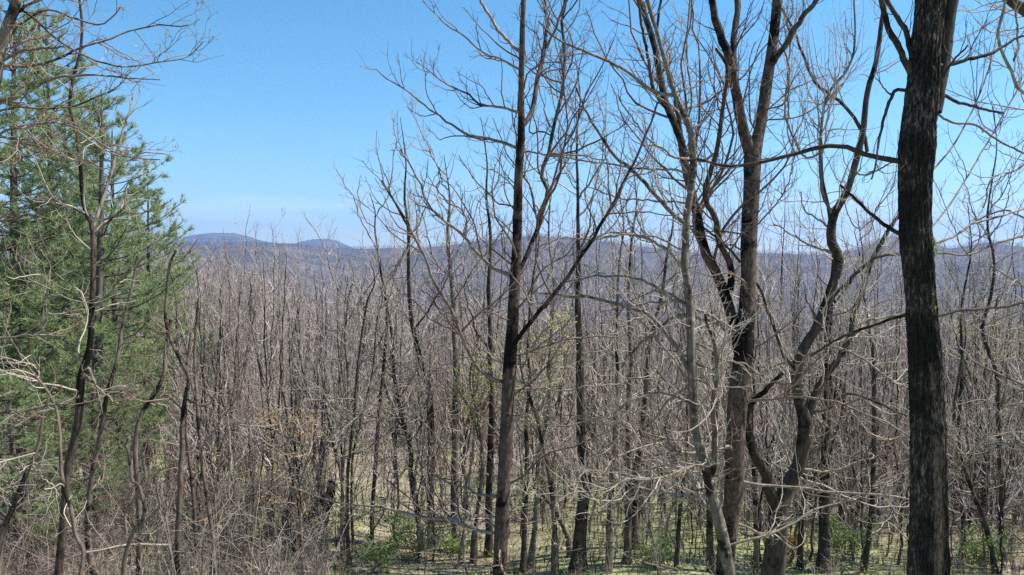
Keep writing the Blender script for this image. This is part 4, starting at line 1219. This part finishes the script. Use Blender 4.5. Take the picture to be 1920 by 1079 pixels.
for k, (px, d, x, z, H) in enumerate(shr):
    v = k % 4
    left = px < 620
    root = empty('bare_shrub', 'twiggy bare shrub with a few dry tan leaves in the lower left brush' if left else 'low twiggy bare shrub on the grass among the trunks', 'shrub', (x, d, z),
                 'bare shrubs in the lower left brush' if left else 'low bare shrubs among the trunks')
    s = H / 5.0
    root.scale = (s * 1.15 if s < 0.8 else s, s * 1.15 if s < 0.8 else s, s)
    root.rotation_euler.z = random.uniform(0, 6.28)
    link('stems', SH[v][0], M_branch, root, kind='stuff')
    link('twigs', SH[v][1], M_twig if v % 2 else M_branch, root, kind='stuff')
    if left:
        link('dry_leaves', SH[v][2], M_dry, root, kind='stuff')

# the thicket beyond the clearing
TH_SRC = []
for k in range(3):
    a_, b_, c_ = shrub_meshes(560 + k, 4.5, 8, 0.9)
    a_.materials.append(M_grey); b_.materials.append(M_twigred if k else M_branch)
    TH_SRC.append((bpy.data.objects.new('thicket_stem_source', a_), bpy.data.objects.new('thicket_twig_source', b_)))
pE = fan(5800, 23, 115, pw=0.6)
pe_px = 960 + F * pE[:, 0] / pE[:, 1]
far = sstep(36, 48, pE[:, 1] + 7 * np.sin(pE[:, 0] * 0.3))
kp = rng.random(len(pE)) < np.where((pe_px > 620) & (pe_px < 1010), 0.08 + far, np.maximum(far, np.where(pe_px > 1000, 0.8, 0.75)))
pE = pE[kp]
forest('thicket', pE, rng.uniform(0.35, 1.1, len(pE)), rng.uniform(0, 6.28, len(pE)), rng.integers(0, 3, len(pE)), TH_SRC)

# slender saplings standing too thick to count
SAP = []
for k in range(4):
    T, Cm = bare_meshes(620 + k, 9.0, dens=0.9, fork=(k == 2), rmul=0.55, slim=0.5, up=0.12, rm=0.007, d3=0.5)
    T.materials.append((M_dark, M_mid, M_grey, M_mid)[k]); Cm.materials.append(M_twig if k % 2 else M_fartwig)
    SAP.append((bpy.data.objects.new('sapling_trunk_source', T), bpy.data.objects.new('sapling_crown_source', Cm)))
pF = fan(3200, 19, 80, pw=0.7)
fpx = 960 + F * pF[:, 0] / pF[:, 1]
kp = (fpx > 330) & (rng.random(len(pF)) < np.where((fpx > 600) & (fpx < 1000) & (pF[:, 1] < 44), 0.3, 1.0))
pF = pF[kp]
forest('sapling_thicket', pF, rng.uniform(0.4, 1.05, len(pF)), rng.uniform(0, 6.28, len(pF)), rng.integers(0, 4, len(pF)), SAP)

# brambles low in the left brush and along the foot of the slope
pG = np.concatenate([fan(1500, 9.5, 25, a0=-0.72, a1=-0.2, pw=0.7), fan(1500, 16, 30, a0=-0.2, a1=0.8, pw=0.7)])
gpx = 960 + F * pG[:, 0] / pG[:, 1]; gk = ~((gpx > 610) & (gpx < 940) & (rng.random(len(pG)) < 0.9))
gs = np.concatenate([rng.uniform(0.16, 0.5, 1500), rng.uniform(0.10, 0.26, 1500)])
pG = pG[gk]; gs = gs[gk]
forest('bramble_undergrowth', pG, gs, rng.uniform(0, 6.28, len(pG)), rng.integers(0, 3, len(pG)), TH_SRC)
pp = fan(260, 16, 34, a0=-0.5, a1=0.8, pw=0.7)
pp = np.repeat(pp, 34, 0) + rng.standard_normal((260 * 34, 3)) * np.array([0.35, 0.35, 0.10]); pp[:, 2] = ground_z(pp[:, 0], pp[:, 1]) + rng.uniform(0.02, 0.45, len(pp))
V, Q = leaf_arrays(pp, 1, 0.02, 0.045, 0.6)
link('ground_cover_leaves', mesh_np('ground_cover_leaves', V, Q, 4, False), M_green, kind='stuff')

# leafing green bushes at the foot of the frame
BUSH = [(780, 1052, 'fresh green leafy bush at the bottom edge below the clearing', 0.9, 900), (700, 1072, 'small green leafing bush left of the bigger green bush', 0.6, 350), (1590, 1050, 'yellowish green bush at the foot of the brown stem', 0.8, 420),
        (1230, 1068, 'little green leafing shrub under the dark leaning trunk', 0.6, 300), (855, 1040, 'small green leaves sprouting at the ivy-trunk foot', 0.5, 260), (1850, 1068, 'patch of green leafing shrub right of the thick trunk', 0.8, 320), (330, 1000, 'sparse light green sprigs in the lower left brush', 1.0, 220), (1480, 1060, 'reddish-green leafing shrub beside the Y tree base', 0.7, 260)]
for px, py, lab, s, nl in BUSH:
    d = ground_hit(px, py) if px != 330 else 14
    x = (px - 960) / F * d; z = gz(x, d)
    root = empty('green_bush', lab, 'bush', (x, d, z))
    st = np.array([[np.array([0, 0, 0]) + u * np.array([math.cos(a) * 0.8, math.sin(a) * 0.8, 1.2]) * s for u in np.linspace(0, 1, 5)] for a in np.linspace(0, 6, 9)])
    st += np.cumsum(rng.standard_normal(st.shape) * 0.03, 1)
    sr = np.full(st.shape[:2], 0.007)
    f1_, fr_ = spawn(st, sr, 6, 0.4, 0.15, 0.5, 5, (0.5, 1.1), 0.05, 0.2, 0.1, 1, 0.004, 0.003)
    link('stems', tubes_mesh('stems', [(st, sr, 4), (f1_, fr_, 3)]), M_branch, root, kind='stuff')
    tips = f1_[:, 2:].reshape(-1, 3)
    tips = tips[rng.random(len(tips)) < nl / max(len(tips) * 1.0, 1)]
    V, Q = leaf_arrays(tips, 9, 0.07, 0.042, 0.55)
    link('leaves', mesh_np('leaves', V, Q, 4, False), M_green if 'red' not in lab else M_orange, root, kind='stuff')

# grass
m = 130000
u = rng.random(m)
dd = (15 ** 1.2 + u * (62 ** 1.2 - 15 ** 1.2)) ** (1 / 1.2)
aa = rng.uniform(-0.8, 0.85, m)
gx = dd * aa; gy = dd
clump = np.sin(gx * 0.9 + 2 * np.sin(gy * 0.5)) * np.sin(gy * 0.8 + 1.5 * np.sin(gx * 0.7)) + rng.normal(0, 0.45, m)
kp = clump > -0.25
gx, gy = gx[kp], gy[kp]
g = np.column_stack([gx, gy, ground_z(gx, gy) - 0.01])
m = len(g)
hh = rng.uniform(0.07, 0.26, (m, 1))
dr = norm(np.column_stack([rng.normal(0, 0.45, m), rng.normal(0, 0.45, m), np.ones(m)]))
sd_ = norm(np.cross(dr, rng.standard_normal((m, 3)))) * 0.008
V = np.stack([g - sd_, g + sd_, g + dr * hh], 1).reshape(-1, 3)
link('grass', mesh_np('grass', V, np.arange(m * 3).reshape(-1, 3), 3, False), M_grass, kind='stuff')

# fallen leaves and arching canes over the lower left brush
ys = rng.uniform(9, 48, 34000); xs = ys * rng.uniform(-0.75, 0.8, 34000)
V, Q = leaf_arrays(np.column_stack([xs, ys, ground_z(xs, ys) + 0.02]), 1, 0.02, 0.05, 0.6)
link('leaf_litter', mesh_np('leaf_litter', V, Q, 4, False), M_dry, kind='stuff')
canes = []; 
for q in range(300):
    px = rng.uniform(-60, 640) if q < 190 else rng.uniform(640, 1950)
    d = rng.uniform(9, 18) if q < 190 else rng.uniform(16, 30)
    x = (px - 960) / F * d; z = gz(x, d)
    h = rng.uniform(1.2, 5.0) if q < 190 else rng.uniform(0.5, 1.6)
    a = rng.uniform(0, 6.28); sp = rng.uniform(0.6, 2.0) * min(h, 2.5) / 2
    s = np.linspace(0, 1, 12)
    Pn = np.column_stack([x + np.cos(a) * sp * s ** 1.4, d + np.sin(a) * sp * s ** 1.4, z + h * (1.35 * s - 0.55 * s ** 2.2)])
    canes.append(Pn + np.cumsum(rng.standard_normal(Pn.shape) * 0.02, 0))
canes = np.array(canes); cr = np.full(canes.shape[:2], 0.0055)
e1, r1 = spawn(canes, cr, 2.2, 0.3, 0.2, 1.0, 6, (0.5, 1.2), 0.0, 0.2, 0.2, 1, 0.004, 0.0035)
e2, r2 = spawn(e1, r1, 3.0, 0.5, 0.1, 0.4, 4, (0.5, 1.2), 0.0, 0.25, 0.1, 1, 0.004, 0.003)
link('undergrowth', tubes_mesh('undergrowth', [(canes, cr, 4), (e1, r1, 3), (e2, r2, 3)]), M_branch, kind='stuff')
print('TREES', TREES, 'bare', cnt, 'tris', sum(len(m.polygons) * 2 for m in bpy.data.meshes))
